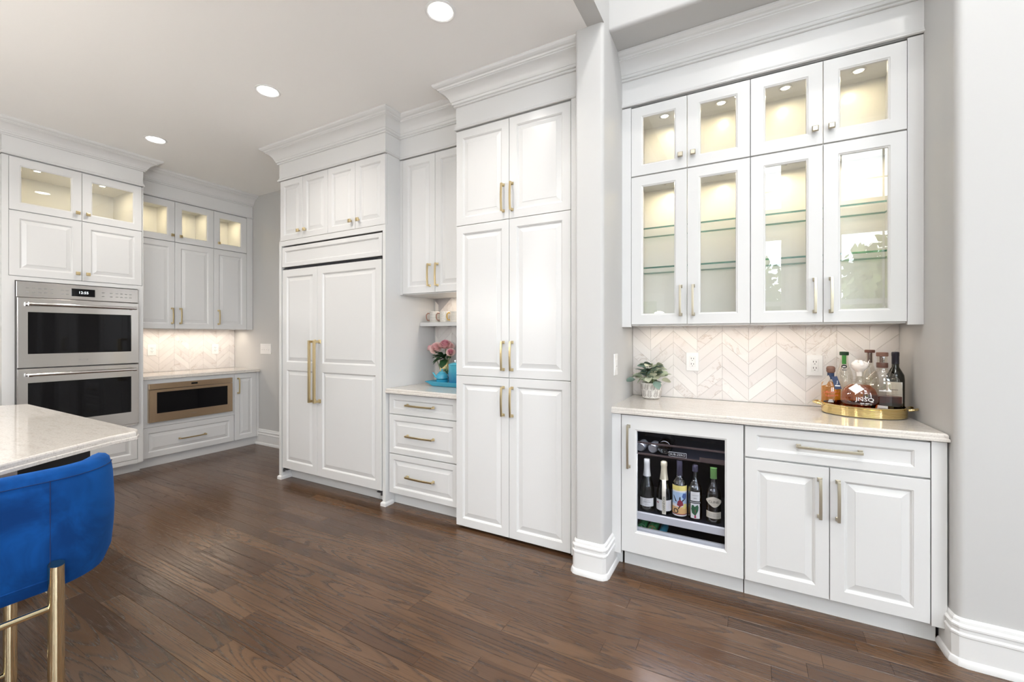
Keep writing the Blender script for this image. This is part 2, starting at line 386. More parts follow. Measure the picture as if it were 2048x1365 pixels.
# ------------------------------------------------------------------ the shell
def shell():
    # floor: dark bed, one object per oak board in view, boards out of view joined
    fl = MB(); fl.box(-6.2, 3.8, -3.4, 3.6, -.12, -.0155)
    floor = struct(fl.build('floor', 'dark_gap'))
    pitch, y0 = .0885, 1.17-11*.0885
    def board(m, x0, x1, y, w, cx=0, cy=0):
        g, c = .0003, .0007
        a = [(x0+g, y+g), (x1-g, y+g), (x1-g, y+w-g), (x0+g, y+w-g)]
        b = [(x0+g+c, y+g+c), (x1-g-c, y+g+c), (x1-g-c, y+w-g-c), (x0+g+c, y+w-g-c)]
        sh = lambda q, z: [(px-cx, py-cy, z) for px, py in q]
        m.loft([sh(a, -.015), sh(a, -c), sh(b, 0)])
    rest = MB(); rg = random.Random(3)
    i = -34
    while True:
        y = y0+i*pitch
        if y > 3.3: break
        x = -6.0-rg.random()*.9
        while x < 3.6:
            L = rg.choice([.45, .6, .75, .9, 1.05, 1.2, 1.5])*(.9+.2*rg.random())
            x1 = min(x+L, 3.6)
            if y > .24 and y < 2.68 and x1 > -5.5 and x < 1.4 and x1 < 5.5 and not (x > .55+(y-2.4)*.6+.6):
                m = MB(); cx, cy = (x+x1)/2, y+pitch/2; board(m, x, x1, y, pitch, cx, cy)
                o = m.build('plank', 'oak_floor', recalc=False); o.parent = floor; o.location = (cx, cy, 0)
            else: board(rest, x, x1, y, pitch)
            x = x1
        i += 1
    r = rest.build('plank_field', 'oak_floor', parent=floor, recalc=False); r['kind'] = 'stuff'
    # ceilings
    struct(MB().box(-6.1, -.80, BACKY, 3.3, CEIL, CEIL+.1).build('ceiling_kitchen', 'ceiling_paint'))
    struct(MB().box(-.7995, -.7058, BACKY, 2.444, CEIL, 5.5).build('wall_step', 'wall_paint'))
    struct(MB().box(-.9, 3.7, BACKY-.1, 2.6, 5.4, 5.5).build('ceiling', 'ceiling_paint'))
    # oven wall, far wall, wall behind the tall cabinets
    w = struct(MB().box(-6.05, -5.9, BACKY, 3.3, 0, CEIL).build('wall_oven', 'wall_paint'))
    f = struct(MB().box(-5.9, -3.84, 3.19, 3.3, 0, CEIL).build('wall_far', 'wall_paint'))
    b = struct(MB().box(-3.84, -.87, 3.10, 3.3, 0, CEIL).build('wall_back', 'wall_paint'))
    # pier between pantry and bar, bar niche
    pier = [(-.872, 3.1), (-.872, 2.352)]+arc(-.855, 2.352, .017, PI, 1.5*PI, 5)+arc(-.727, 2.357, .022, -PI/2, 0, 6)+[(-.705, 2.5), (-.722, 3.1)]
    struct(MB().prism(pier, 0, CEIL+.0115).build('wall_pier', 'wall_paint', smooth=True))
    nb = struct(MB().box(-.75, .78, 3.097, 3.3, 0, 3.2).build('wall_bar', 'wall_paint'))
    rw = [(3.6, 3.3), (.722, 3.3), (.722, 3.1), (.750, 2.475)]+arc(.780, 2.475, .030, PI, 1.5*PI, 6)+[(3.6, 2.445)]
    struct(MB().prism(rw, 0, 5.5).build('wall_right', 'wall_paint', smooth=True))
    hd = [[(x, 3.3, 5.5), (x, 2.445, 5.5)]+[(x, 2.465-.02*math.cos(a), 3.125-.02*math.sin(a)) for a in [PI/2*i/5 for i in range(6)]]+[(x, 3.3, 3.105)] for x in (-.79, .78)]
    struct(MB().loft(hd).build('wall_header', 'wall_paint', smooth=True))
    # window wall behind the camera with its openings, and the end wall of the living side
    xs = sorted({-6.1, 3.7}|{v for q in WINS for v in q[:2]}); zs = sorted({0, 5.5}|{v for q in WINS for v in q[2:]})
    m = MB()
    for i in range(len(xs)-1):
        for j in range(len(zs)-1):
            cxm, czm = (xs[i]+xs[i+1])/2, (zs[j]+zs[j+1])/2
            if not any(a < cxm < b2 and c < czm < d for a, b2, c, d in WINS): m.box(xs[i], xs[i+1], BACKY-.14, BACKY, zs[j], zs[j+1])
    struct(m.build('wall_window', 'wall_paint'))
    m = MB(); ys = sorted({BACKY, 2.6}|{v for q in SIDE for v in q[:2]})
    for i in range(len(ys)-1):
        hole = any(a < (ys[i]+ys[i+1])/2 < b2 for a, b2, c, d in SIDE)
        if hole: m.box(3.6, 3.7, ys[i], ys[i+1], 0, SIDE[0][2]); m.box(3.6, 3.7, ys[i], ys[i+1], SIDE[0][3], 5.5)
        else: m.box(3.6, 3.7, ys[i], ys[i+1], 0, 5.5)
    struct(m.build('wall_living', 'wall_paint'))
    for n, (a, b2, c, d) in enumerate(SIDE):  # frames of the windows added for light on the living side
        fr = MB(); t = .05
        for q in ((a, a+t, c, d), (b2-t, b2, c, d), (a+t, b2-t, c, c+t), (a+t, b2-t, d-t, d), ((a+b2)/2-.02, (a+b2)/2+.02, c+t, d-t)): fr.box(3.63, 3.68, q[0], q[1], q[2], q[3])
        struct(fr.build('window_%d' % (n+6), 'trim_white'))
    for n, (a, b2, c, d) in enumerate(WINS):
        fr = MB(); t = .05
        for q in ((a, a+t, c, d), (b2-t, b2, c, d), (a, b2, c, c+t), (a, b2, d-t, d)): fr.box(q[0], q[1], BACKY-.09, BACKY-.03, q[2], q[3])
        e = struct(fr.build('window_%d' % (n+1), 'trim_white'))
        mu = MB(); xm = (a+b2)/2; mu.box(xm-.012, xm+.012, BACKY-.07, BACKY-.045, c, d)
        if d > 4:
            zz = c+(d-c)*.30; mu.box(a, b2, BACKY-.07, BACKY-.045, zz-.012, zz+.012)
        elif d > 2.5:
            zz = (c+d)/2; mu.box(a, b2, BACKY-.085, BACKY-.035, zz-.04, zz+.04)
        mu.build('muntin', 'trim_white', parent=e)
        MB().box(a+t, b2-t, BACKY-.062, BACKY-.058, c+t, d-t).build('window_pane', 'window_glass', parent=e)
        cs = MB(); q = .09
        for k in ((a-q, a, c-q, d+q), (b2, b2+q, c-q, d+q), (a, b2, c-q, c), (a, b2, d, d+q)): cs.box(k[0], k[1], BACKY, BACKY+.02, k[2], k[3])
        cs.build('window_casing', 'trim_white', parent=e)
    struct(MB().box(-30, 30, -40, BACKY-.3, -.5, -.4).build('ground', 'bounce_ground'))
    # baseboards
    BP = [(-.002, 0), (.028, 0), (.028, .012), (.022, .026), (.017, .03), (.017, .118), (.020, .122), (.020, .130), (.015, .136), (.015, .150), (.019, .154), (.019, .162), (.012, .170), (.010, .182), (.004, .190), (-.002, .190)]
    bb = lambda name, path: struct(MB().sweep(path, BP).build(name, 'trim_white', smooth=True, sharp=.45))
    bb('baseboard_pier', [(-.872, 2.45), (-.872, 2.352)]+arc(-.855, 2.352, .017, PI, 1.5*PI, 3)[1:]+arc(-.727, 2.357, .022, -PI/2, 0, 3)+[(-.707, 2.566)])
    bb('baseboard_right', [(.7495, 2.57), (.752, 2.475)]+arc(.780, 2.475, .030, PI, 1.5*PI, 3)[1:]+[(3.6, 2.445)])
    bb('baseboard_far', [(-5.40, 3.19), (-3.88, 3.19)])
    return w, f, b, nb
wall_oven, wall_far, wall_back, wall_bar = shell()

# ------------------------------------------------------------------ chevron marble tiles, parts of the walls they clad
def clip(poly, x0, x1, z0, z1):
    for ax, lim, sg in ((0, x0, 1), (0, x1, -1), (1, z0, 1), (1, z1, -1)):
        out = []
        for i in range(len(poly)):
            a, b = poly[i-1], poly[i]; da, db = sg*(a[ax]-lim), sg*(b[ax]-lim)
            if (da >= 0) != (db >= 0):
                t = da/(da-db); out.append((a[0]+t*(b[0]-a[0]), a[1]+t*(b[1]-a[1])))
            if db >= 0: out.append(b)
        poly = out
        if not poly: return []
    return poly
def shrink(poly, g):
    n = len(poly); out = []
    A = sum(poly[i-1][0]*poly[i][1]-poly[i][0]*poly[i-1][1] for i in range(n))
    s = 1 if A > 0 else -1
    for i in range(n):
        p0, p, p1 = Vector(poly[i-1]), Vector(poly[i]), Vector(poly[(i+1) % n])
        d0 = (p-p0).normalized(); d1 = (p1-p).normalized()
        n0 = Vector((-d0.y, d0.x))*s; n1 = Vector((-d1.y, d1.x))*s
        q = p+(n0+n1)*(g/max(.35, 1+n0.dot(n1))); out.append((q.x, q.y))
    return out
def chevron(wall, tomap, x0, x1, z0, z1, peak, w=.149, pitch=.0765, zp=1.382, zv=1.245, grey=()):
    i0 = math.floor((x0-peak)/w)-1
    for i in range(i0, i0+40):
        xa, xb = peak+i*w, peak+(i+1)*w
        if xb < x0 or xa > x1: continue
        za, zb = (zp, zv) if i % 2 == 0 else (zv, zp)
        k0 = int((z0-1.5)/pitch)-3
        for k in range(k0, k0+30):
            q = clip([(xa, za+k*pitch), (xb, zb+k*pitch), (xb, zb+(k+1)*pitch), (xa, za+(k+1)*pitch)], x0, x1, z0, z1)
            if len(q) < 3: continue
            ar = abs(sum(q[j-1][0]*q[j][1]-q[j][0]*q[j-1][1] for j in range(len(q))))/2
            if ar < 6e-5: continue
            cx = sum(p[0] for p in q)/len(q); cz = sum(p[1] for p in q)/len(q)
            a = shrink(q, .0003); b = shrink(q, .0007)
            m = MB(); m.loft([[tomap(x-cx, 0, z-cz) for x, z in a], [tomap(x-cx, -.0074, z-cz) for x, z in a], [tomap(x-cx, -.008, z-cz) for x, z in b]])
            near = any(abs(cx-gx) < .06 and abs(cz-gz) < .06 for gx, gz in grey)
            o = m.build('tile', 'marble_grey' if near else 'marble_tile', parent=wall)
            o.location = Vector(tomap.at(cx, cz))
class MapY:                                                  # tiles on a wall that faces -y
    def __init__(s, y): s.y = y
    def __call__(s, x, d, z): return (x, d, z)
    def at(s, x, z): return (x, s.y, z)
class MapX:                                                  # tiles on the oven wall that faces +x; x runs along world y
    def __init__(s, x): s.x = x
    def __call__(s, x, d, z): return (-d, x, z)
    def at(s, x, z): return (s.x, x, z)
chevron(wall_bar, MapY(3.0965), -.720, .722, .934, 1.43, -.448)
chevron(wall_oven, MapX(-5.8995), 1.95, 3.188, .934, 1.43, 2.515, w=.152)
chevron(wall_oven, MapX(-5.8995), .55, 1.04, .934, 1.43, .39, w=.152)
chevron(wall_back, MapY(3.0995), -2.495, -1.86, .934, 1.70, -2.31, grey=[(-2.44, 1.68)])

# ------------------------------------------------------------------ cabinet joinery
PULLS = {}
def pull_mesh(L, heavy=False):
    key = (round(L, 3), heavy)
    if key in PULLS: return PULLS[key]
    m = MB(); h = L/2; s = .0065 if not heavy else .011; out = .030 if not heavy else .058
    for e in (-1, 1):
        z = e*(h-s)
        m.loft([[(-s*q, y, z-s*q), (s*q, y, z-s*q), (s*q, y, z+s*q), (-s*q, y, z+s*q)] for y, q in ((0, 1.5), (-.004, 1.5), (-.008, .95), (-out, .9))])
    R = []; n = 10; bow = .006 if not heavy else 0
    for i in range(n+1):
        f = i/n; z = -h+L*f; y = -out-bow*math.sin(PI*f); t = s*.75
        R.append([(-s*.95, y+t, z), (s*.95, y+t, z), (s*.95, y-t, z), (-s*.95, y-t, z)])
    m.loft(R)
    o = m.build('tmp', 'brass', bevel=.0012); me = o.data; bpy.data.objects.remove(o); PULLS[key] = me; return me
def knob_mesh(mat='brass'):
    if mat in PULLS: return PULLS[mat]
    m = MB(); sq = lambda h, y: [(-h, y, -h), (h, y, -h), (h, y, h), (-h, y, h)]
    m.loft([sq(.006, 0), sq(.005, -.014), sq(.013, -.017), sq(.0145, -.020), sq(.0145, -.027), sq(.011, -.031)])
    o = m.build('tmp', mat, bevel=.001); me = o.data; bpy.data.objects.remove(o); PULLS[mat] = me; return me
def hw(t, door, kind, x, z, L=.18, mat='brass', y=0.):
    """kind: 'v' upright pull, 'h' level pull, 'k' knob; x, z is its centre"""
    if kind == 'k': return put('knob', knob_mesh(mat), t, door, (x, y, z))
    me = pull_mesh(L, kind == 'V')
    if mat != 'brass':
        key = (round(L, 3), kind, mat)
        if key not in PULLS: PULLS[key] = me.copy(); PULLS[key].materials.clear(); PULLS[key].materials.append(MATS[mat])
        me = PULLS[key]
    return put('handle', me, t, door, (x, y, z), (0, PI/2, 0) if kind == 'h' else None)
RAISED = [(0, 0), (.003, .003), (.005, .0035), (.010, .011), (.014, .011), (.040, .0045), (.042, .003)]
FLATP = [(0, 0), (.003, .003), (.005, .0035), (.010, .010), (.012, .010)]
def front(t, name, x0, x1, z0, z1, fw=.054, fh=None, openings=None, prof=RAISED, g=.0016, glass=False, th=.020, pane='pane_glass'):
    """a door or drawer front: its face at y=0 of the frame, stiles and rails round raised panels or panes"""
    fh = fh or fw; x0 += g; x1 -= g; z0 += g; z1 -= g
    op = openings or [(z0+fh, z1-fh)]
    m = MB(); e = .0018; fx0, fx1 = x0+fw, x1-fw
    zz = [z0]+[v for q in op for v in q]+[z1]
    m.rings(x0, x1, z0, z1, [(0, th), (0, e), (e*.4, e*.3), (e, 0)], fill=False)
    a0, a1, b0, b1 = x0+e, x1-e, z0+e, z1-e
    def quad(p, q, r, s): m.add([(p, 0, r), (q, 0, r), (q, 0, s), (p, 0, s)], [(0, 1, 2, 3)])
    zs = [b0]+zz[1:-1]+[b1]
    for i in range(len(zs)-1): quad(a0, fx0, zs[i], zs[i+1]); quad(fx1, a1, zs[i], zs[i+1])
    for i in range(0, len(zs), 2): quad(fx0, fx1, zs[i], zs[i+1])
    for q0, q1 in op:
        if glass: m.rings(fx0, fx1, q0, q1, [(0, 0), (.004, .003), (.008, .004), (.010, .009), (.010, th)], fill=False)
        else: m.rings(fx0, fx1, q0, q1, prof)
    if not glass: m.add([(x0, th, z0), (x1, th, z0), (x1, th, z1), (x0, th, z1)], [(3, 2, 1, 0)])
    else:
        R = [[(x0, th, z0), (x1, th, z0), (x1, th, z1), (x0, th, z1)], [(fx0+.01, th, op[0][0]+.01), (fx1-.01, th, op[0][0]+.01), (fx1-.01, th, op[0][1]-.01), (fx0+.01, th, op[0][1]-.01)]]
        m.loft(R, True, (False, False))
    # weld so shared corners read as one piece
    o = m.build(name, 'cabinet_white', t)
    if glass:
        for q0, q1 in op: MB().box(fx0+.006, fx1-.006, .010, .013, q0+.006, q1-.006).build('glass_pane', pane, t, o)
    return o
FR = 'cabinet_white'
CROWN = [(-.004, 0), (.010, 0), (.014, .004), (.014, .010), (.011, .014), (.020, .018), (.024, .026), (.024, .032), (.028, .034), (.034, .050), (.044, .066), (.058, .082), (.074, .094), (.084, .098), (.084, .104), (.092, .107), (.096, .114), (.108, .118), (.118, .126), (.122, .132), (.122, .143), (-.004, .143)]
def crown(t, path, z0, z1):
    k = (z1-z0)/.143; return MB().sweep(path, [(p, z0+z*k) for p, z in CROWN]).build('crown_molding', FR, t, smooth=True, sharp=.3)
BEAD = [(-.004, 0), (.006, 0), (.012, .004), (.012, .011), (.007, .016), (.004, .026), (-.004, .026)]
def frieze(t, path, z0, z1, deep=.02):
    m = MB(); m.sweep(path, [(-deep, z0), (0, z0), (0, z1), (-deep, z1)])
    m.sweep(path, [(p, z0+z) for p, z in BEAD]); return m.build('frieze_board', FR, t)
def carcass(t, x0, x1, y0, y1, z0, z1, name='carcass', mat=FR): return MB().box(x0, x1, y0, y1, z0, z1).build(name, mat, t)
def hollow(t, x0, x1, y0, y1, z0, z1, div=(), shelf=(), mat=FR):
    m = MB(); k = .018
    m.box(x0, x0+k, y0, y1, z0, z1); m.box(x1-k, x1, y0, y1, z0, z1); m.box(x0+k, x1-k, y0, y1, z0, z0+k); m.box(x0+k, x1-k, y0, y1, z1-k, z1)
    m.box(x0+k, x1-k, y1-.01, y1, z0+k, z1-k)
    for d in div: m.box(d-k/2, d+k/2, y0, y1-.01, z0+k, z1-k)
    for s in shelf: m.box(x0+k, x1-k, y0, y1-.01, s-k/2, s+k/2)
    return m.build('carcass', mat, t)
def puck(t, x, y, z):
    m = MB(); m.lathe([(.033, 0), (.033, -.005), (.026, -.007), (.022, -.003)], (x, y, z), 20, mi=0); m.lathe([(.0215, -.0035), (.0215, -.0045)], (x, y, z), 20, mi=1)
    return m.build('puck_light', ['chrome', 'puck_glow'], t)
def main_frame(name, label, x, yf, group=None, cat='cabinet'): return thing(name, label, cat, (x, yf, 0), 0, (x, 0, 0), group)
def oven_frame(name, label, y, xf, group=None, cat='cabinet'): return thing(name, label, cat, (xf, y, 0), PI/2, (y, 0, 0), group)

def pantry():
    t = main_frame('pantry_cabinet', 'tall white six-door pantry cabinet with brass bar pulls beside the grey pier', -1.38, 2.477)
    x0, xm, x1 = -1.812, -1.384, -.952
    carcass(t, x0, -.874, .022, .62, .012, 2.80); carcass(t, x1+.002, -.874, 0, .022, .012, 2.80, 'filler_strip')
    for z0, z1, hz, L in ((.016, 1.071, .915, .195), (1.071, 2.120, 1.216, .193), (2.120, 2.787, 2.263, .185)):
        for a, b, hx in ((x0, xm, xm-.042), (xm, x1, xm+.024)):
            d = front(t, 'door', a, b, z0, z1); hw(t, d, 'v', hx, hz, L)
    pth = [(x0, .3), (x0, 0), (-.874, 0)]
    frieze(t, pth, 2.795, 2.965); crown(t, pth, 2.956, CEIL)
    MB().box(x0+.004, -.878, .02, .61, 2.801, CEIL-.01).build('top_box', FR, t)
pantry()

def fridge():
    yf = 2.50
    t = main_frame('refrigerator_surround_cabinet', 'white cabinet surround with four small knobbed doors over the built-in refrigerator', -3.19, yf)
    for a, b in ((-3.876, -3.842), (-2.545, -2.515)):
        m = MB(); y1 = .67 if a < -3 else .60
        m.box(a, b, 0, y1, .0, 2.2325); m.box(a, b, .0205, y1, 2.2325, 2.80)
        m.build('side_panel', FR, t)
        MB().sweep([(a, .3), (a, 0), (b, 0), (b, .11)] if a < -3 else [(a, .11), (a, 0), (b, 0), (b, .08)], [(-.001, 0), (.012, 0), (.012, .022), (.008, .030), (.002, .034), (-.001, .034)]).build('shoe_molding', 'trim_white', t)
    carcass(t, -3.842, -2.545, .022, .60, 2.215, 2.80)
    MB().box(-3.842, -2.545, .002, .022, 2.186, 2.232).build('rail', FR, t)
    xs = [-3.860, -3.532, -3.194, -2.856, -2.517]
    for i in range(4):
        d = front(t, 'door', xs[i], xs[i+1], 2.233, 2.794, fw=.05)
        hw(t, d, 'k', xs[i+1]-.045 if i % 2 == 0 else xs[i]+.045 - .03*(0), 2.303)
    pth = [(-3.876, .3), (-3.876, 0), (-2.515, 0), (-2.515, .17)]
    frieze(t, pth, 2.797, 2.965); crown(t, pth, 2.956, CEIL)
    MB().box(-3.872, -2.519, .02, .59, 2.801, CEIL-.01).build('top_box', FR, t)
    r = main_frame('refrigerator', 'white panelled built-in refrigerator with two tall brass handles', -3.19, yf, cat='refrigerator')
    MB().box(-3.84, -2.547, .03, .59, .10, 2.18).build('body', 'fridge_dark', r)
    g = front(r, 'grille_panel', -3.832, -2.552, 1.985, 2.172, fw=.035, fh=.035, prof=FLATP)
    xm = -3.334
    a = front(r, 'door', -3.828, xm, .112, 1.962, fw=.060, openings=[(.185, 1.030), (1.105, 1.895)])
    b = front(r, 'door', xm, -2.556, .112, 1.962, fw=.066, openings=[(.185, 1.030), (1.105, 1.895)])
    hw(r, a, 'V', xm-.030, 1.035, .545); hw(r, b, 'V', xm+.036, 1.035, .545)
    MB().box(-3.842, -2.546, .095, .11, 0, .115).build('toe_kick', FR, r)
    for x in (-3.80, -2.585):
        m = MB(); m.box(x-.03, x+.03, .008, .05, .092, .101); m.tube([(x+.02*(1 if x > -3 else -1), .012, .075), (x+.02*(1 if x > -3 else -1), .012, .1)], .010, 8)
        m.build('hinge_bracket', 'bracket_dark', r)
        m = MB(); m.box(x-.025, x+.025, .008, .05, 1.967, 1.975); m.build('hinge_bracket', 'bracket_dark', r)
fridge()

def nook():
    yf = 2.66
    t = main_frame('upper_cabinet', 'white two-door wall cabinet with brass pulls above the mug shelf', -2.14, yf)
    x0, xm, x1 = -2.484, -2.149, -1.815
    carcass(t, -2.5135, -1.8145, .022, .425, 1.682, 2.80); MB().box(-2.514, x0, 0, .022, 1.682, 2.785).build('filler_strip', FR, t)
    for a, b, hx in ((x0, xm, xm-.050), (xm, x1, xm+.026)):
        d = front(t, 'door', a, b, 1.688, 2.783); hw(t, d, 'v', hx, 1.826, .178)
    pth = [(-2.514, 0), (-1.814, 0)]
    frieze(t, pth, 2.790, 2.965); crown(t, pth, 2.956, CEIL); MB().box(-2.514, -1.814, .02, .43, 2.80, CEIL-.01).build('top_box', FR, t)
    yf = 2.53
    t = main_frame('drawer_cabinet', 'white three-drawer base cabinet with brass pulls under the turquoise tray', -2.17, yf)
    x0, x1 = -2.506, -1.832
    carcass(t, -2.514, -1.814, .022, .56, .098, .894); MB().box(-2.514, -1.814, .075, .09, 0, .1).build('toe_kick', FR, t)
    MB().box(x1, -1.814, .0, .022, .1, .894).build('filler_strip', FR, t)
    for z0, z1, hz in ((.732, .890, .812), (.420, .728, .574), (.104, .416, .258)):
        d = front(t, 'drawer', x0, x1, z0, z1, fw=.045, fh=.042, prof=FLATP if z1 > .8 else RAISED); hw(t, d, 'h', -2.183, hz, .265)
nook()

# quartz slabs with a stepped edge
def slab(name, label, poly, z0=.8965, z1=.933, grow=.0, group=None):
    m = MB(); R = []
    for ins, z in ((.010, z0), (.0, z0+.003), (.0, z0+.014), (.004, z0+.017), (.004, z1-.008), (.006, z1-.003), (.011, z1)):
        q = shrink(poly, ins) if ins else poly; R.append([(x, y, z) for x, y in q])
    m.loft(R); o = m.build(name, 'quartz'); return tag(o, label, 'countertop', group)
slab('countertop', 'pale quartz countertop over the white three-drawer cabinet', [(-2.512, 2.490), (-1.816, 2.490), (-1.816, 3.089), (-2.512, 3.089)])
slab('countertop', 'pale quartz countertop of the bar under the glass-door cabinets', [(-.719, 2.488), (.7475, 2.488), (.7235, 3.088), (-.7235, 3.088)])
slab('countertop', 'pale quartz countertop above the microwave drawer', [(-5.889, 1.95), (-5.325, 1.95), (-5.325, 3.187), (-5.889, 3.187)])
slab('countertop', 'sliver of quartz countertop on the far side of the oven tower, by the frame edge', [(-5.889, .2), (-5.325, .2), (-5.325, 1.055), (-5.889, 1.055)])

def bar():
    yf = 2.506
    t = main_frame('bar_base_cabinet', 'white bar base cabinet with one wide drawer over two doors', .33, yf)
    x0, xm, x1 = -.019, .334, .690
    carcass(t, -.0215, .735, .022, .58, .096, .894); MB().box(-.7195, -.6535, 0, .03, .082, .894).build('filler_strip', FR, t); MB().box(-.700, -.66, .062, .078, 0, .1).build('toe_kick', FR, t); MB().box(x1+.002, .742, 0, .022, .096, .894).build('filler_strip', FR, t)
    MB().box(-.0215, .722, .062, .078, 0, .1).build('toe_kick', FR, t)
    d = front(t, 'drawer', x0, x1, .732, .890, fw=.052, fh=.040, prof=FLATP); hw(t, d, 'h', .330, .815, .25, 'champagne')
    for a, b, hx in ((x0, xm, xm-.038), (xm, x1, xm+.032)):
        d = front(t, 'door', a, b, .100, .727); hw(t, d, 'v', hx, .578, .188, 'champagne')
    # upper glass cabinets
    yf = 2.765
    X = [-.656, -.324, .0075, .341, .677]
    for n in range(2):
        a, mid, b = X[2*n], X[2*n+1], X[2*n+2]
        lab = ('white glass-door wall cabinet over the potted plant, next to the grey pier', 'white glass-door wall cabinet over the gold bottle tray')[n]
        t = main_frame('glass_door_cabinet', lab, (a+b)/2, yf, 'glass-door cabinets above the bar')
        lo, hi = (-.722 if n == 0 else a), (.736 if n else b)
        hollow(t, a+.0006, b-.0006, .022, .32, 1.412, 2.80, (), (2.356,))
        MB().box(lo if n == 0 else b, a if n == 0 else hi, 0, .022, 1.405, 2.80).build('filler_strip', FR, t)
        for (p, q, e) in ((a, mid, 1), (mid, b, -1)):
            hx = q-.036 if e > 0 else p+.034
            d = front(t, 'door', p, q, 1.419, 2.354, fw=.062, fh=.058, glass=True); hw(t, d, 'v', hx, 1.563, .182, 'champagne')
            d = front(t, 'door', p, q, 2.358, 2.793, fw=.062, fh=.060, glass=True); hw(t, d, 'k', hx, 2.436, mat='champagne')
            for zc in (2.347, 2.782): puck(t, (p+q)/2+.01, .17, zc)
        for z in (2.025, 1.775):
            m = MB(); m.box(a+.02, b-.02, .045, .30, z, z+.010, 1)
            m.m = [1, 1, 0, 0, 1, 1]; m.m = [1, 1, 0, 0, 0, 0]
            m.build('glass_shelf', ['shelf_edge', 'shelf_face'], t)
        for (p, q) in ((a, mid), (mid, b)):
            for zc, e in ((2.336, 1.2), (2.770, .85)): light('cabinet_puck_lamp', 'AREA', ((p+q)/2+.01, yf+.17, zc), e, CREAM, size=.04)
    t = main_frame('cornice', 'white frieze and crown cornice above the bar glass-door cabinets', 0, yf, cat='molding')
    pth = [(-.722, 0), (.738, 0)]
    frieze(t, pth, 2.806, 2.98); crown(t, pth, 2.970, 3.1035); MB().box(-.722, .735, .02, .30, 2.81, 3.10).build('top_box', FR, t)
bar()

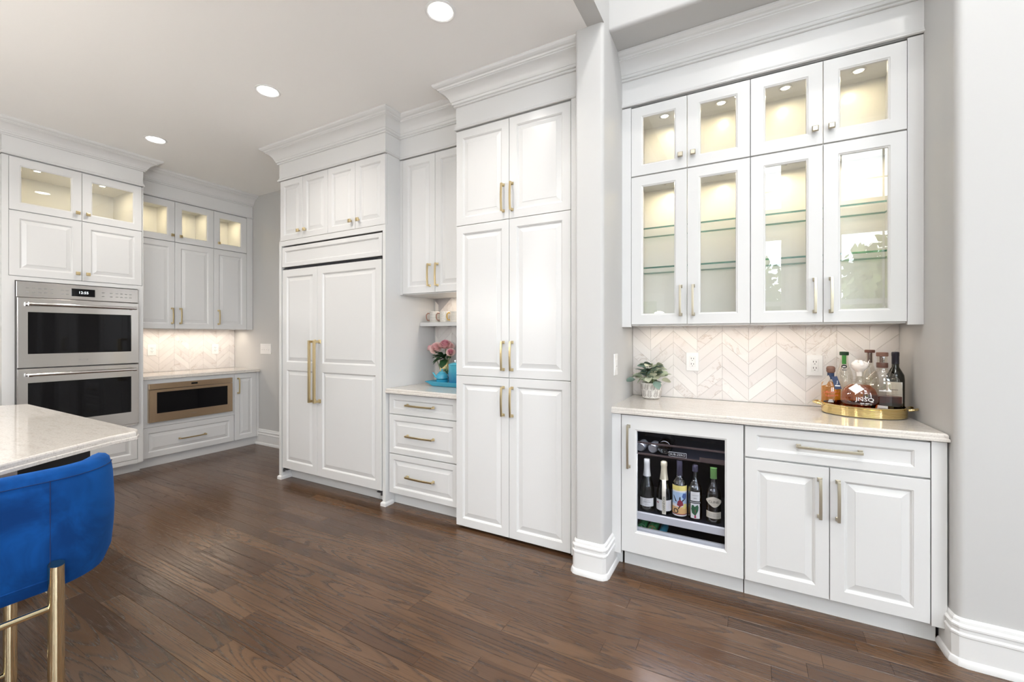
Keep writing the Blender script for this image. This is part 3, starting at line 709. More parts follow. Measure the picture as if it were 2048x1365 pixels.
def oven_wall():
    xf = -5.27
    t = oven_frame('oven_tower_cabinet', 'tall white cabinet tower housing the double oven, two lit glass doors on top', 1.54, xf)
    y0, ym, y1 = 1.097, 1.537, 1.976
    m = MB(); m.box(1.060, 1.096, .031, .62, 0.10, 2.82); m.box(y1+.002, 1.985, .031, .62, .10, 2.82)
    m.box(1.060, 1.096, 0, .0305, 1.84, 2.82); m.box(y1+.002, 1.985, 0, .0305, 1.84, 2.82)
    m.box(1.060, 1.130, .0, .0305, .10, 1.84); m.box(1.942, 1.985, .0, .0305, .10, 1.84)
    m.box(1.130, 1.942, .0, .03, 1.806, 1.838); m.box(1.130, 1.942, .0, .03, .425, .47); m.build('face_frame', FR, t)
    carcass(t, 1.096, y1, .022, .62, 1.84, 2.375); hollow(t, 1.096, y1, .022, .62, 2.376, 2.825)
    MB().box(1.096, y1, .55, .62, .1, 1.84).build('back_panel', FR, t)
    for a, b, e in ((y0, ym, 1), (ym, y1, -1)):
        kx = b-.032 if e > 0 else a+.036
        d = front(t, 'door', a, b, 1.842, 2.378, fw=.058); hw(t, d, 'k', kx, 1.905)
        d = front(t, 'door', a, b, 2.382, 2.818, fw=.060, glass=True); hw(t, d, 'k', kx, 2.447)
        puck(t, (a+b)/2, .25, 2.807); light('cabinet_puck_lamp', 'AREA', (xf-.25, (a+b)/2, 2.795), 1.15, CREAM, size=.04)
    d = front(t, 'drawer', 1.132, 1.940, .135, .420, fw=.05)
    MB().box(1.131, 1.941, .0, .02, .095, .134).build('bottom_rail', FR, t); MB().box(1.065, 1.985, .078, .095, 0, .1).build('toe_kick', FR, t)
    pth = [(1.060, .3), (1.060, 0), (1.985, 0), (1.985, .3)]
    frieze(t, pth, 2.826, 2.985); crown(t, pth, 2.975, CEIL); MB().box(1.062, 1.983, .02, .62, 2.826, CEIL-.01).build('top_box', FR, t)
    # double oven
    o = oven_frame('double_oven', 'stainless steel double wall oven with black windows and a clock display', 1.536, xf, cat='oven')
    a, b = 1.134, 1.938
    MB().box(a, b, .0, .54, .475, 1.800).build('body', 'stone_grey', o)
    m = MB(); m.box(a, b, -.022, 0, 1.668, 1.798); p = m.build('control_panel', 'stainless', o, bevel=.003)
    MB().box(1.462, 1.618, -.0245, -.0221, 1.699, 1.767).build('display', 'black_glass', o, p)
    lettering('12:55', .031, 'display_text', o, p, (1.54, -.0252, 1.733), name='clock_digits')
    for i, x in enumerate([1.197, 1.232, 1.268, 1.302, 1.338, 1.405, 1.436, 1.675, 1.733, 1.775, 1.808, 1.842, 1.876]):
        for z in (1.712, 1.745): MB().box(x-.009, x+.009, -.0226, -.0221, z-.0025, z+.0025).build('touch_mark', 'print_grey', o, p)
    for z0, z1, wz0, wz1, hz in ((1.080, 1.663, 1.196, 1.546, 1.612), (.492, 1.074, .611, .955, 1.023)):
        m = MB(); fw = .061; x0, x1 = a+.001, b-.001
        m.rings(x0, x1, z0, z1, [(0, 0), (0, -.034), (.002, -.037), (.004, -.038)], fill=False)
        q = [(x0+.004, z0+.004), (x1-.004, z0+.004), (x1-.004, z1-.004), (x0+.004, z1-.004)]; w = [(a+fw, wz0), (b-fw, wz0), (b-fw, wz1), (a+fw, wz1)]
        m.loft([[(x, -.038, z) for x, z in q], [(x, -.038, z) for x, z in w], [(x+(.003 if x < 1.5 else -.003), -.030, z+(.003 if z < (wz0+wz1)/2 else -.003)) for x, z in w]], True, (False, False))
        m.add([(x0, 0, z0), (x1, 0, z0), (x1, 0, z1), (x0, 0, z1)], [(0, 1, 2, 3)])
        d = m.build('oven_door', 'stainless', o)
        MB().box(a+fw+.001, b-fw-.001, -.033, -.028, wz0+.001, wz1-.001).build('oven_window', 'black_glass', o, d)
        m = MB(); m.tube([(1.190, -.083, hz), (1.898, -.083, hz)], .0125, 16)
        for x in (1.200, 1.888):
            m.tube([(x, -.036, hz), (x, -.086, hz)], .010, 12); m.tube([(x-.012, -.083, hz), (x+.012, -.083, hz)], .0155, 16)
        m.build('oven_handle', 'chrome', o, d, smooth=True)
        if z0 > 1: lettering('WOLF', .015, 'print_grey', o, d, (1.537, -.0384, 1.133), name='logo', squash=1.5)
    m = MB(); m.box(a, b, -.01, 0, .472, .489)
    for z in (.476, .483): m.box(a+.01, b-.01, -.016, -.01, z-.0015, z+.0015)
    m.build('vent_strip', 'stainless', o)
    # microwave cabinet
    xf = -5.35
    t = oven_frame('microwave_cabinet', 'white base cabinet holding the microwave, with a wide drawer and a narrow door', 2.6, xf)
    m = MB(); m.box(1.987, 2.052, 0, .03, .41, .894); m.box(1.987, 1.999, 0, .03, .098, .4095); m.box(2.855, 2.892, 0, .03, .41, .894); m.box(2.052, 2.855, 0, .03, .41, .462); m.box(2.052, 2.855, 0, .03, .853, .894); m.build('face_frame', FR, t)
    m = MB(); m.box(1.995, 3.186, .52, .54, .098, .894); m.box(1.995, 2.02, .03, .52, .098, .894); m.box(2.88, 3.186, .03, .52, .098, .894); m.box(2.02, 2.88, .03, .52, .098, .40); m.build('carcass', FR, t)
    d = front(t, 'drawer', 2.0, 2.892, .098, .408, fw=.055); hw(t, d, 'h', 2.455, .247, .26)
    d = front(t, 'door', 2.894, 3.155, .098, .893, fw=.055); hw(t, d, 'v', 2.935, .748, .185)
    MB().box(3.156, 3.187, .0, .03, .098, .894).build('filler_strip', FR, t); MB().box(1.985, 3.187, .045, .06, 0, .1).build('toe_kick', FR, t)
    w = oven_frame('microwave', 'stainless built-in microwave drawer with a long black window', 2.453, xf, cat='microwave')
    a, b = 2.050, 2.857
    MB().box(a+.01, b-.01, .0, .45, .468, .848).build('body', 'stone_grey', w)
    p = MB().box(a, b, -.030, .0, .796, .854).build('control_panel', 'stainless_floor_tint', w, bevel=.003)
    MB().box(2.430, 2.490, -.0325, -.0301, .820, .838).build('display', 'black_glass', w, p)
    m = MB(); m.rings(a, b, .460, .792, [(0, 0), (0, -.030), (.003, -.033)], fill=False)
    q = [(a+.003, .463), (b-.003, .463), (b-.003, .789), (a+.003, .789)]; v = [(2.117, .548), (2.800, .548), (2.800, .765), (2.117, .765)]
    m.loft([[(x, -.033, z) for x, z in q], [(x, -.033, z) for x, z in v], [(x, -.026, z) for x, z in v]], True, (False, False)); m.add([(a, 0, .46), (b, 0, .46), (b, 0, .792), (a, 0, .792)], [(0, 1, 2, 3)])
    d = m.build('drawer_front', 'stainless_floor_tint', w)
    MB().box(2.118, 2.799, -.029, -.024, .549, .764).build('window', 'black_glass', w, d)
    lettering('WOLF', .012, 'print_grey', w, d, (2.455, -.0334, .505), name='logo', squash=1.7)
    # wall cabinet with three glass uppers
    xf = -5.485
    t = oven_frame('glass_door_upper_cabinet', 'white wall cabinet with three lit glass doors, above the microwave', 2.6, xf)
    Y = [1.96, 2.347, 2.736, 3.113]
    carcass(t, 1.99, Y[3], .022, .40, 1.428, 2.37); hollow(t, 1.99, Y[3], .022, .40, 2.371, 2.815, (Y[1], Y[2]))
    MB().box(Y[3]+.001, 3.186, .0, .40, 1.420, 2.82).build('filler_strip', FR, t); MB().box(1.99, 3.113, .022, .06, 1.42, 1.428).build('light_rail', FR, t)
    for i in range(3):
        e = 1 if i == 0 else -1; kx = Y[i+1]-.028 if e > 0 else Y[i]+.050
        d = front(t, 'door', Y[i], Y[i+1], 1.422, 2.366, fw=.055); hw(t, d, 'v', kx, 1.563, .172)
        d = front(t, 'door', Y[i], Y[i+1], 2.370, 2.808, fw=.060, glass=True); hw(t, d, 'k', kx, 2.438)
        yc = (Y[i]+Y[i+1])/2; puck(t, yc, .2, 2.797); light('cabinet_puck_lamp', 'AREA', (xf-.2, yc, 2.785), 1.1, CREAM, size=.04)
    pth = [(1.985, 0), (3.186, 0)]
    frieze(t, pth, 2.815, 2.97); crown(t, pth, 2.960, CEIL); MB().box(1.99, 3.186, .02, .40, 2.82, CEIL-.01).build('top_box', FR, t)
    # the far side of the tower
    t = oven_frame('cream_hood_cabinet', 'cream panelled upper cabinet on the far side of the oven tower', .62, -5.40)
    MB().box(.2, 1.056, .022, .49, 1.425, 2.83).build('carcass', FR, t); front(t, 'door', .2, 1.056, 1.425, 2.82, fw=.1)
    frieze(t, [(.2, 0), (1.058, 0)], 2.826, 2.985); crown(t, [(.2, 0), (1.058, 0)], 2.975, CEIL); MB().box(.2, 1.056, .02, .49, 2.83, CEIL-.01).build('top_box', FR, t)
    t = oven_frame('base_cabinet', 'white base cabinet on the far side of the oven tower, cut by the frame edge', .62, -5.35)
    MB().box(.2, 1.056, .022, .54, .10, .894).build('carcass', FR, t); front(t, 'drawer', .2, 1.03, .42, .89); front(t, 'drawer', .2, 1.03, .10, .416); MB().box(.2, 1.056, .05, .07, 0, .1).build('toe_kick', FR, t)
oven_wall()

# ------------------------------------------------------------------ ceiling lights
for (x, y), lab in zip(CANS, ('round recessed ceiling light in front of the tall pantry cabinet', 'round recessed ceiling light before the refrigerator', 'round recessed ceiling light closest to the oven tower')):
    t = thing('recessed_light', lab, 'ceiling light', (x, y, CEIL), 0, (x, y, CEIL), 'recessed ceiling lights')
    MB().lathe([(.082, 0), (.082, -.004), (.074, -.008), (.066, -.005), (.066, 0)], (x, y, CEIL), 40, caps=(False, False)).build('trim_ring', 'trim_white', t, smooth=True)
    MB().lathe([(.0655, -.001), (.0655, -.003)], (x, y, CEIL), 40).build('lens', 'lamp_glow', t)

# ------------------------------------------------------------------ outlets and switches
def plate(name, label, cat, loc, rz, w, h, kind, n=1, group=None):
    t = thing(name, label, cat, loc, rz, (0, 0, 0), group)
    MB().box(-w/2, w/2, -.006, 0, -h/2, h/2).build('cover_plate', 'plastic_white', t, bevel=.002)
    if kind == 'outlet':
        d = MB().box(-.018, .018, -.0085, -.006, -.035, .035).build('receptacle', 'plastic_white', t, bevel=.001)
        m = MB()
        for z in (.018, -.018):
            m.box(-.0085, -.0055, -.0088, -.0086, z-.002, z+.008); m.box(.0055, .0085, -.0088, -.0086, z-.002, z+.007); m.lathe([(.003, z-.012), (.003, z-.009)], (0, -.0087, 0), 8, 1, .05)
        m.build('slots', 'print_black', t, d)
    else:
        for i in range(n):
            x = (i-(n-1)/2)*.046; ww = .012 if n > 1 else .017
            d = MB().box(x-ww, x+ww, -.0085, -.006, -.032, .032).build('rocker', 'plastic_white', t, bevel=.0015)
            MB().box(x-ww+.003, x+ww-.003, -.0092, -.0085, -.012, -.009).build('mark', 'stone_grey', t, d)
plate('wall_outlet', 'white double power outlet on the bar backsplash beside the potted plant', 'outlet', (-.328, 3.0885, 1.178), 0, .078, .122, 'outlet')
plate('wall_outlet', 'white double power outlet on the bar backsplash beside the bottle tray', 'outlet', (.340, 3.0885, 1.176), 0, .078, .122, 'outlet')
plate('wall_outlet', 'white double power outlet behind the microwave counter, close to the oven tower', 'outlet', (-5.8915, 2.296, 1.186), PI/2, .080, .124, 'outlet')
plate('wall_outlet', 'white outlet plate behind the microwave counter, close to the corner', 'outlet', (-5.8915, 2.952, 1.178), PI/2, .080, .124, 'outlet')
plate('light_switch', 'white four-gang light switch on the wall between counter and refrigerator', 'switch', (-5.21, 3.19, 1.184), 0, .215, .125, 'switch', 4)
plate('light_switch', 'white dimmer switch on the niche side wall by the grey pier', 'switch', (-.7085, 2.585, 1.176), PI/2+.028, .078, .128, 'switch', 1)

# ------------------------------------------------------------------ beverage refrigerator and what stands in it
def facing(x, y): return -math.atan2(x, y)
def beverage():
    t = main_frame('beverage_refrigerator', 'white-framed under-counter beverage refrigerator with a dark glass door and bottles inside', -.337, 2.506, cat='refrigerator')
    hollow(t, -.648, -.026, .032, .57, .10, .888, (), (), 'fridge_dark')
    MB().box(-.648, -.026, .064, .080, 0, .1).build('toe_kick', FR, t)
    d = front(t, 'door', -.6515, -.0225, .099, .893, fw=.0765, openings=[(.218, .812)], glass=True, pane='cooler_glass', th=.024)
    hw(t, d, 'v', -.608, .712, .245, 'champagne')
    m = MB()
    for z in (.727, .663): m.box(-.63, -.044, .036, .044, z, z+.009)
    m.build('shelf_rail', 'fridge_strip', t); MB().box(-.63, -.044, .045, .50, .664, .669).build('shelf', 'fridge_dark', t)
    MB().box(-.63, -.044, .030, .052, .290, .327).build('shelf_front', 'aluminium', t)
    MB().box(-.63, -.044, .0525, .52, .318, .326).build('shelf', 'fridge_dark', t)
    MB().box(-.63, -.044, .034, .048, .206, .240).build('shelf_front', 'aluminium', t)
    MB().box(-.63, -.044, .0485, .52, .190, .200).build('shelf', 'fridge_dark', t)
    MB().box(-.235, -.105, .033, .0355, .668, .690).build('tag', 'fridge_strip', t)
    p = MB().box(-.392, -.300, .0300, .0310, .676, .702).build('badge', 'print_white', t)
    MB().box(-.390, -.302, .0290, .0299, .678, .700).build('badge_face', 'black', t, p)
    lettering('SUB-ZERO', .0165, 'print_white', t, p, (-.346, .0284, .689), name='logo', squash=1.05)
    light('cooler_lamp', 'AREA', (-.337, 2.60, .868), 1.1, (.85, .9, 1), size=.5, size_y=.06, shape='RECTANGLE')
    light('cooler_lamp_low', 'AREA', (-.337, 2.572, .655), 1.5, (.95, .95, 1), rot=(-.35, 0, 0), size=.5, size_y=.03, shape='RECTANGLE')
beverage()
def bottle(name, label, loc, glass, prof, group=None, sx=1., sy=1., liquid=None, fill=0., rz=None, n=32):
    t = thing(name, label, 'bottle', loc, facing(loc[0], loc[1]) if rz is None else rz, (0, 0, 0), group)
    MB().lathe(prof, n=n, sx=sx, sy=sy).build('glass_body', glass, t, smooth=True, sharp=1.0)
    if liquid:
        q = [(max(.002, r-.003), z) for r, z in prof if z < fill]
        for i in range(len(prof)-1):
            (r0, z0), (r1, z1) = prof[i], prof[i+1]
            if z0 < fill <= z1: q.append((max(.002, r0+(r1-r0)*(fill-z0)/(z1-z0)-.003), fill))
        q = [(r, max(z, .004)) for r, z in q]
        MB().lathe(q, n=n, sx=sx, sy=sy).build('liquid', liquid, t, smooth=True, sharp=1.0)
    return t
def cap(t, name, mat, prof, parent=None, n=24): return MB().lathe(prof, n=n).build(name, mat, t, parent, smooth=True, sharp=.6)
def patch(t, name, mat, R, x0, x1, z0, z1, sx=1., sy=1., off=.0008, parent=None): return label_patch(R, x0, x1, z0, z1, sx, sy, off=off).build(name, mat, t, parent, recalc=False)
def rline(m, R, x0, x1, z, h, off=.0014, sx=1., sy=1.):
    r = R+off; n = 4
    for i in range(n):
        a, b = x0+(x1-x0)*i/n, x0+(x1-x0)*(i+1)/n
        m.add([(r*sx*math.sin(a/R), -r*sy*math.cos(a/R), z), (r*sx*math.sin(b/R), -r*sy*math.cos(b/R), z), (r*sx*math.sin(b/R), -r*sy*math.cos(b/R), z+h), (r*sx*math.sin(a/R), -r*sy*math.cos(a/R), z+h)], [(0, 1, 2, 3)])
CHAMP = [(.036, 0), (.041, .004), (.0415, .02), (.0415, .105), (.039, .135), (.030, .170), (.021, .198), (.0165, .225), (.0145, .25), (.0145, .292)]
ZS = .3275; YB = 2.612
def cooler_bottles():
    t = bottle('wine_bottle', 'dark sparkling wine bottle with plain silver foil neck in the beverage refrigerator', (-.527, YB, ZS), 'bottle_green', CHAMP, 'bottles in the beverage refrigerator')
    cap(t, 'foil', 'foil_silver', [(.0225, .198), (.0185, .225), (.0165, .25), (.0165, .268), (.0175, .275), (.0165, .296), (.010, .298)])
    p = patch(t, 'label', 'paper_white', .0415, -.045, .042, .030, .078); m = MB()
    for z, w in ((.066, .030), (.044, .018), (.038, .026)): rline(m, .0415, -w/2, w/2, z, .0012)
    m.build('print', 'print_grey', t, p, recalc=False); lettering('PIERANI', .011, 'print_grey', t, p, (0, -.0432, .0555), .042)
    t = bottle('wine_bottle', 'sparkling wine bottle with gold foil and a long vertical lettered strip', (-.431, YB, ZS), 'bottle_green', CHAMP, 'bottles in the beverage refrigerator')
    cap(t, 'foil', 'foil_gold', [(.0235, .190), (.0190, .222), (.0168, .25), (.0165, .266), (.0185, .272), (.0175, .292), (.010, .298)])
    p = patch(t, 'label', 'paper_white', .0415, -.056, .056, .022, .083); m = MB(); rline(m, .0415, -.046, -.030, .062, .006); m.build('print', 'label_maroon', t, p, recalc=False)
    prof = [(.0425, .004), (.0428, .105), (.0405, .135), (.0315, .170), (.0235, .194)]
    m = MB(); w = .0105
    m.loft([[(-w, -math.sqrt(r*r-w*w)-.0012, z), (0, -r-.0012, z), (w, -math.sqrt(r*r-w*w)-.0012, z)] for r, z in prof], False, (False, False))
    p = m.build('neck_strip', 'paper_cream', t, recalc=False); lettering('CHANDON', .0165, 'print_black', t, p, (0, -.0452, .060), rot=(0, -PI/2, 0), squash=1.05)
    t = bottle('wine_bottle', 'white wine bottle with a colourful painted label and dark neck', (-.346, YB, ZS), 'bottle_clear', [(.034, 0), (.0378, .003), (.038, .02), (.038, .175), (.034, .195), (.020, .215), (.0145, .232), (.0140, .305)], 'bottles in the beverage refrigerator', liquid='wine_white', fill=.20)
    cap(t, 'foil', 'foil_dark', [(.0155, .222), (.0152, .285), (.0158, .29), (.0155, .312), (.010, .313)])
    R = .038; P = []
    P += rect_strip(-.050, .050, .008, .178, 0); P += rect_strip(-.050, .050, .150, .178, 1)
    P += rect_strip(-.050, .050, .075, .142, 2); P += rect_strip(-.050, .050, .020, .060, 3)
    P.append((4, [(.012, .118), (.022, .104), (.034, .106), (.040, .120), (.036, .136), (.018, .136)]))
    P.append((5, [(-.014, .068), (.004, .062), (.020, .070), (.016, .090), (.002, .102), (-.010, .090)]))
    P.append((6, [(-.014, .088), (-.030, .120), (-.036, .122), (-.022, .088)])); P.append((6, [(.014, .088), (.030, .104), (.034, .110), (.012, .098)]))
    P.append((6, [(-.004, .100), (.0, .116), (.004, .118), (.006, .100)])); P.append((6, [(-.002, .064), (-.010, .046), (-.006, .046), (.004, .062)]))
    P.append((6, [(-.020+.014*math.cos(a), .036+.014*math.sin(a)) for a in [2*PI*i/14 for i in range(14)]])); P.append((3, [(-.020+.009*math.cos(a), .036+.009*math.sin(a)) for a in [2*PI*i/12 for i in range(12)]]))
    P.append((1, [(.014, .052), (.036, .050), (.044, .074), (.024, .080)])); P += rect_strip(-.048, .048, .016, .021, 5)
    bent(P, R).build('label', ['paper_white', 'label_yellow', 'label_blue', 'label_orange', 'label_navy', 'label_maroon', 'print_black'], t, recalc=False)
    t = bottle('wine_bottle', 'pinkish wine bottle with a leaf drawing on its white label', (-.264, YB, ZS), 'bottle_clear', [(.034, 0), (.0378, .003), (.038, .02), (.038, .158), (.034, .182), (.022, .205), (.0145, .225), (.0140, .300)], 'bottles in the beverage refrigerator', liquid='wine_rose', fill=.205)
    cap(t, 'foil', 'foil_dark', [(.0150, .262), (.0150, .296), (.010, .300), (.002, .301)])
    R = .038; P = rect_strip(-.024, .024, .012, .095, 0)+rect_strip(-.024, .024, .108, .158, 0)+rect_strip(-.030, .030, .094, .107, 1)
    P.append((2, [(-.003, .030), (-.016, .040), (-.021, .062), (-.017, .082), (-.010, .086), (-.002, .076), (.004, .082), (.013, .088), (.018, .076), (.016, .056), (.008, .040), (.003, .030)]))
    P.append((3, [(-.005, .014), (.005, .014), (.003, .040), (.0005, .064), (-.0025, .040)])); P += rect_strip(-.008, .008, .122, .124, 1, 3)+rect_strip(-.018, .018, .138, .1395, 4, 4)
    P += rect_strip(-.026, .026, .099, .102, 0, 6)
    bent(P, R).build('label', ['paper_white', 'print_black', 'chard_green', 'chard_red', 'print_grey'], t, recalc=False)
    t = bottle('wine_bottle', 'green-capped white wine bottle with a curved cream label, nearest the bar drawer side', (-.170, YB, ZS), 'bottle_clear', [(.034, 0), (.0390, .003), (.0395, .02), (.0395, .155), (.035, .180), (.022, .205), (.0150, .225), (.0145, .285)], 'bottles in the beverage refrigerator', liquid='wine_green', fill=.175)
    cap(t, 'cap', 'green_cap', [(.0175, .238), (.0165, .245), (.0170, .292), (.0185, .296), (.012, .299)])
    R = .0395; P = rect_strip(-.044, .044, .030, .066, 0); 
    lo = lambda x: .090+.030*min(1, abs(x-.004)/.046)**1.3; hi = lambda x: .148-.022*(abs(x)/.046)**1.5
    for i in range(14): a, b = -.046+.092*i/14, -.046+.092*(i+1)/14; P.append((0, [(a, lo(a)), (b, lo(b)), (b, hi(b)), (a, hi(a))]))
    p = bent(P, R, off=.0009).build('label', 'paper_cream', t, recalc=False)
    m = MB()
    for z in (.054, .046, .040): rline(m, R, -.030, .030, z, .0012, .002)
    m.build('print', 'print_grey', t, p, recalc=False); lettering('CLINE', .0175, 'print_black', t, p, (0, -.0428, .120), .041, squash=1.15)
    # cans and a bottle lying with their ends to the door
    def can(label, x, z, mats, r=.0265):
        t = thing('drink_can', label, 'can', (x, 2.575, z), 0, (0, 0, 0), 'cans in the beverage refrigerator')
        m = MB(); m.lathe([(r*.86, 0), (r, .006), (r, .095), (r*.8, .11)], n=24); o = m.build('can_body', mats[0], t, smooth=True, sharp=.6, rot=(-PI/2, 0, 0))
        m = MB(); m.lathe([(r*.86, -.0005), (r*.80, -.003), (r*.76, .002)], n=24, caps=(False, True)); m.box(-.004, .004, -.010, .010, -.001, .001); m.build('can_end', mats[1], t, smooth=True, sharp=.6, rot=(-PI/2, 0, 0))
    can('silver drink can on the upper cooler shelf, against the cooler side wall', -.556, .6965, ('can_silver', 'can_silver')); can('silver drink can on the upper cooler shelf, beside the dark bottle base', -.488, .6965, ('can_silver', 'can_silver'))
    can('green drink can on the lowest cooler shelf, against the cooler side wall', -.550, .2275, ('can_green', 'can_silver')); can('green and red drink can on the lowest cooler shelf, between two others', -.490, .2275, ('can_green', 'can_red')); can('small blue drink can on the lowest cooler shelf', -.434, .221, ('can_blue', 'can_blue'), .020)
    t = thing('wine_bottle', 'dark bottle lying on the upper cooler shelf with its base to the door', 'bottle', (-.423, 2.572, .711), 0)
    MB().lathe([(.030, .004), (.036, 0), (.040, .006), (.041, .02), (.041, .17), (.015, .24), (.015, .29)], n=28).build('glass_body', 'bottle_black', t, smooth=True, sharp=1., rot=(-PI/2, 0, 0))
cooler_bottles()

# ------------------------------------------------------------------ the tray of spirits on the bar
ZT = .9335
def tray():
    t = thing('serving_tray', 'oval polished gold tray with loop handles holding the spirit bottles', 'tray', (.527, 2.89, ZT), math.radians(-8))
    pr = [(.95, 0), (.985, .003)]
    for z in (.006, .014, .022, .030, .038): pr += [(1., z), (1., z+.005), (.988, z+.0065), (.988, z+.0075)]
    pr += [(1., .047), (1.015, .050), (1.015, .055), (.955, .055), (.95, .008)]
    MB().lathe(pr, n=72, sx=.178, sy=.140).build('tray_body', 'brass_polished', t, smooth=True, sharp=.5)
    for e in (-1, 1): MB().tube([(e*x, y, z) for x, y, z in ((.176, -.045, .046), (.194, -.050, .050), (.210, -.030, .052), (.214, 0, .052), (.210, .030, .052), (.194, .050, .050), (.176, .045, .046))], .006, 10).build('tray_handle', 'brass_polished', t, smooth=True)
    B = ZT+.0085; G = 'spirit bottles on the gold tray'
    # amber bottle with hanging tags
    t = bottle('spirit_bottle', 'squat amber spirit bottle with a brown stopper and a blue hanging tag', (.392, 2.90, B), 'bottle_clear', [(.040, 0), (.0455, .004), (.0462, .02), (.0462, .130), (.044, .148), (.034, .164), (.018, .172), (.0145, .178), (.0145, .205)], G, sy=.8, liquid='whiskey_amber', fill=.158)
    cap(t, 'neck_wrap', 'paper_blue', [(.0158, .172), (.0155, .200), (.017, .204), (.012, .206)])
    cap(t, 'stopper', 'cork_brown', [(.012, .204), (.017, .208), (.0205, .216), (.0195, .224), (.021, .230), (.017, .240), (.008, .243)])
    m = MB(); m.loft([[(x+.014+k*.004, -.042-k*.004+y*.0, z) for x, y, z in ((-.012, 0, .188), (.012, 0, .192), (.032, 0, .126), (.004, 0, .120))] for k in (0, .25)]); p = m.build('blue_tag', 'paper_blue', t)
    lettering('J', .022, 'print_white', t, p, (.028, -.0438, .160)); MB().box(.018, .040, -.0436, -.0432, .138, .144).build('print', 'print_white', t, p)
    m = MB(); m.loft([[(x, -.030-k, z) for x, z in ((-.010, .196), (-.026, .176), (-.040, .136), (-.018, .142), (-.002, .178))] for k in (0, .001)]); m.build('kraft_tag', 'paper_kraft', t)
    lettering("Jefferson's", .019, 'print_red', t, None, (.002, -.0387, .105), .046, rot=(0, -.12, 0)); lettering('Reserve', .019, 'print_red', t, None, (.004, -.0387, .087), .046, rot=(0, -.12, 0))
    m = MB(); R = .0462
    for z, w in ((.030, .056), (.021, .036), (.012, .056)): rline(m, R, -w/2, w/2, z, .004, .001, 1, .8)
    for k in range(3): rline(m, R, -.012+k*.002, .012-k*.002, .050+k*.006, .003, .001, 1, .8)
    m.build('print', 'print_white', t, recalc=False)
    # round flask with a rosebud stopper
    t = bottle('spirit_bottle', 'broad round flask of reddish spirit with a glass rosebud stopper and white diamond tag', (.500, 2.815, B), 'bottle_clear', [(.046, 0), (.052, .003), (.068, .028), (.0765, .060), (.0785, .085), (.0755, .110), (.066, .135), (.046, .153), (.024, .163), (.0165, .170), (.0150, .185), (.0155, .215), (.019, .220)], G, sy=.48, liquid='whiskey_red', fill=.156, n=48)
    m = MB(); m.lathe([(.012, .200), (.013, .222), (.024, .232), (.034, .246), (.036, .258), (.030, .270)], n=24)
    for k in range(3):
        r0 = .032-.009*k; z = .262+.005*k
        for j in range(5-k):
            a = 2*PI*j/(5-k)+k*.5; c = (r0*math.cos(a)*.75, r0*math.sin(a)*.75)
            m.lathe([(.004, -.016), (.014-.002*k, -.006), (.0145-.002*k, .004), (.009-.001*k, .011)], (c[0], c[1], z), 10)
    m.build('stopper', 'stopper_glass', t, smooth=True)
    m = MB(); c = (-.012, .138); r = .026
    m.loft([[(c[0]+x, -.044-k+(z-.138+.0)*.25, c[1]+z2) for x, z2, z in ((-r*1.25, 0, .138), (0, -r, .112), (r*1.25, 0, .138), (0, r, .164))] for k in (0, .0008)]); m.build('paper_tag', 'paper_white', t)
    lettering('JNSQ', .0265, 'print_white', t, None, (.022, -.0400, .084), 0, squash=1.2); m = MB()
    m.box(.004, .020, -.0395, -.0391, .064, .0665); m.box(.024, .040, -.0385, -.0381, .064, .0665); m.build('print', 'print_white', t)
    # tall clear bottle, green neck strip
    t = bottle('spirit_bottle', 'tall clear bottle with a green strip and black seal on its neck', (.462, 2.975, B), 'bottle_clear', [(.036, 0), (.0395, .004), (.0395, .185), (.034, .215), (.023, .240), (.0190, .262), (.0175, .312)], G)
    cap(t, 'cap', 'green_dark', [(.019, .300), (.021, .302), (.021, .318), (.018, .320)])
    patch(t, 'neck_strip', 'green_seal', .0190, -.009, .009, .252, .300, off=.002); p = bent([(0, [(.012*math.cos(a), .239+.011*math.sin(a)) for a in [2*PI*i/18 for i in range(18)]])], .0225, off=.002).build('neck_seal', 'print_black', t, recalc=False); m = MB(); rline(m, .0225, -.006, .006, .236, .006, .003); m.build('print', 'print_white', t, p, recalc=False)
    patch(t, 'neck_print', 'stone_grey', .0275, -.009, .009, .217, .224, off=.0045)
    # clear bottle with T cork
    t = bottle('spirit_bottle', 'clear bottle with a reddish wooden T-shaped cork, mostly hidden at the back of the tray', (.575, 2.985, B), 'bottle_clear', [(.036, 0), (.0385, .004), (.0385, .18), (.032, .212), (.020, .235), (.0165, .252), (.0165, .315)], G)
    cap(t, 'cork_stem', 'wax_brown', [(.0105, .262), (.0105, .316)]); cap(t, 'cork_top', 'wood_cap', [(.020, .316), (.0225, .318), (.0225, .330), (.020, .332)])
    # broad clear bottle, a third full
    t = bottle('spirit_bottle', 'broad shouldered clear bottle one third full of dark spirit with a thick brown stopper', (.602, 2.865, B), 'bottle_clear', [(.070, 0), (.0775, .004), (.079, .03), (.079, .125), (.0765, .155), (.066, .188), (.046, .213), (.026, .228), (.0205, .240), (.0205, .302)], G, sy=.5, liquid='whiskey_dark', fill=.100, n=48)
    cap(t, 'neck_band', 'wax_brown', [(.0225, .244), (.0235, .246), (.0235, .268), (.0225, .270)]); cap(t, 'cork_stem', 'wax_brown', [(.010, .268), (.010, .302)]); cap(t, 'cork_top', 'cork_brown', [(.022, .302), (.0245, .304), (.0245, .321), (.022, .323)])
    m = MB(); m.loft([[(-.030, -.0395-k, .028), (.022, -.0395-k, .026), (.022, -.0395-k, .052), (-.022, -.0395-k, .054)] for k in (0, .0006)]); p = m.build('label', 'paper_white', t); MB().box(-.014, .016, -.0404, -.0402, .034, .040).build('print', 'stone_grey', t, p)
    MB().box(-.012, .036, -.0402, -.0398, .126, .131).build('print', 'print_white', t)
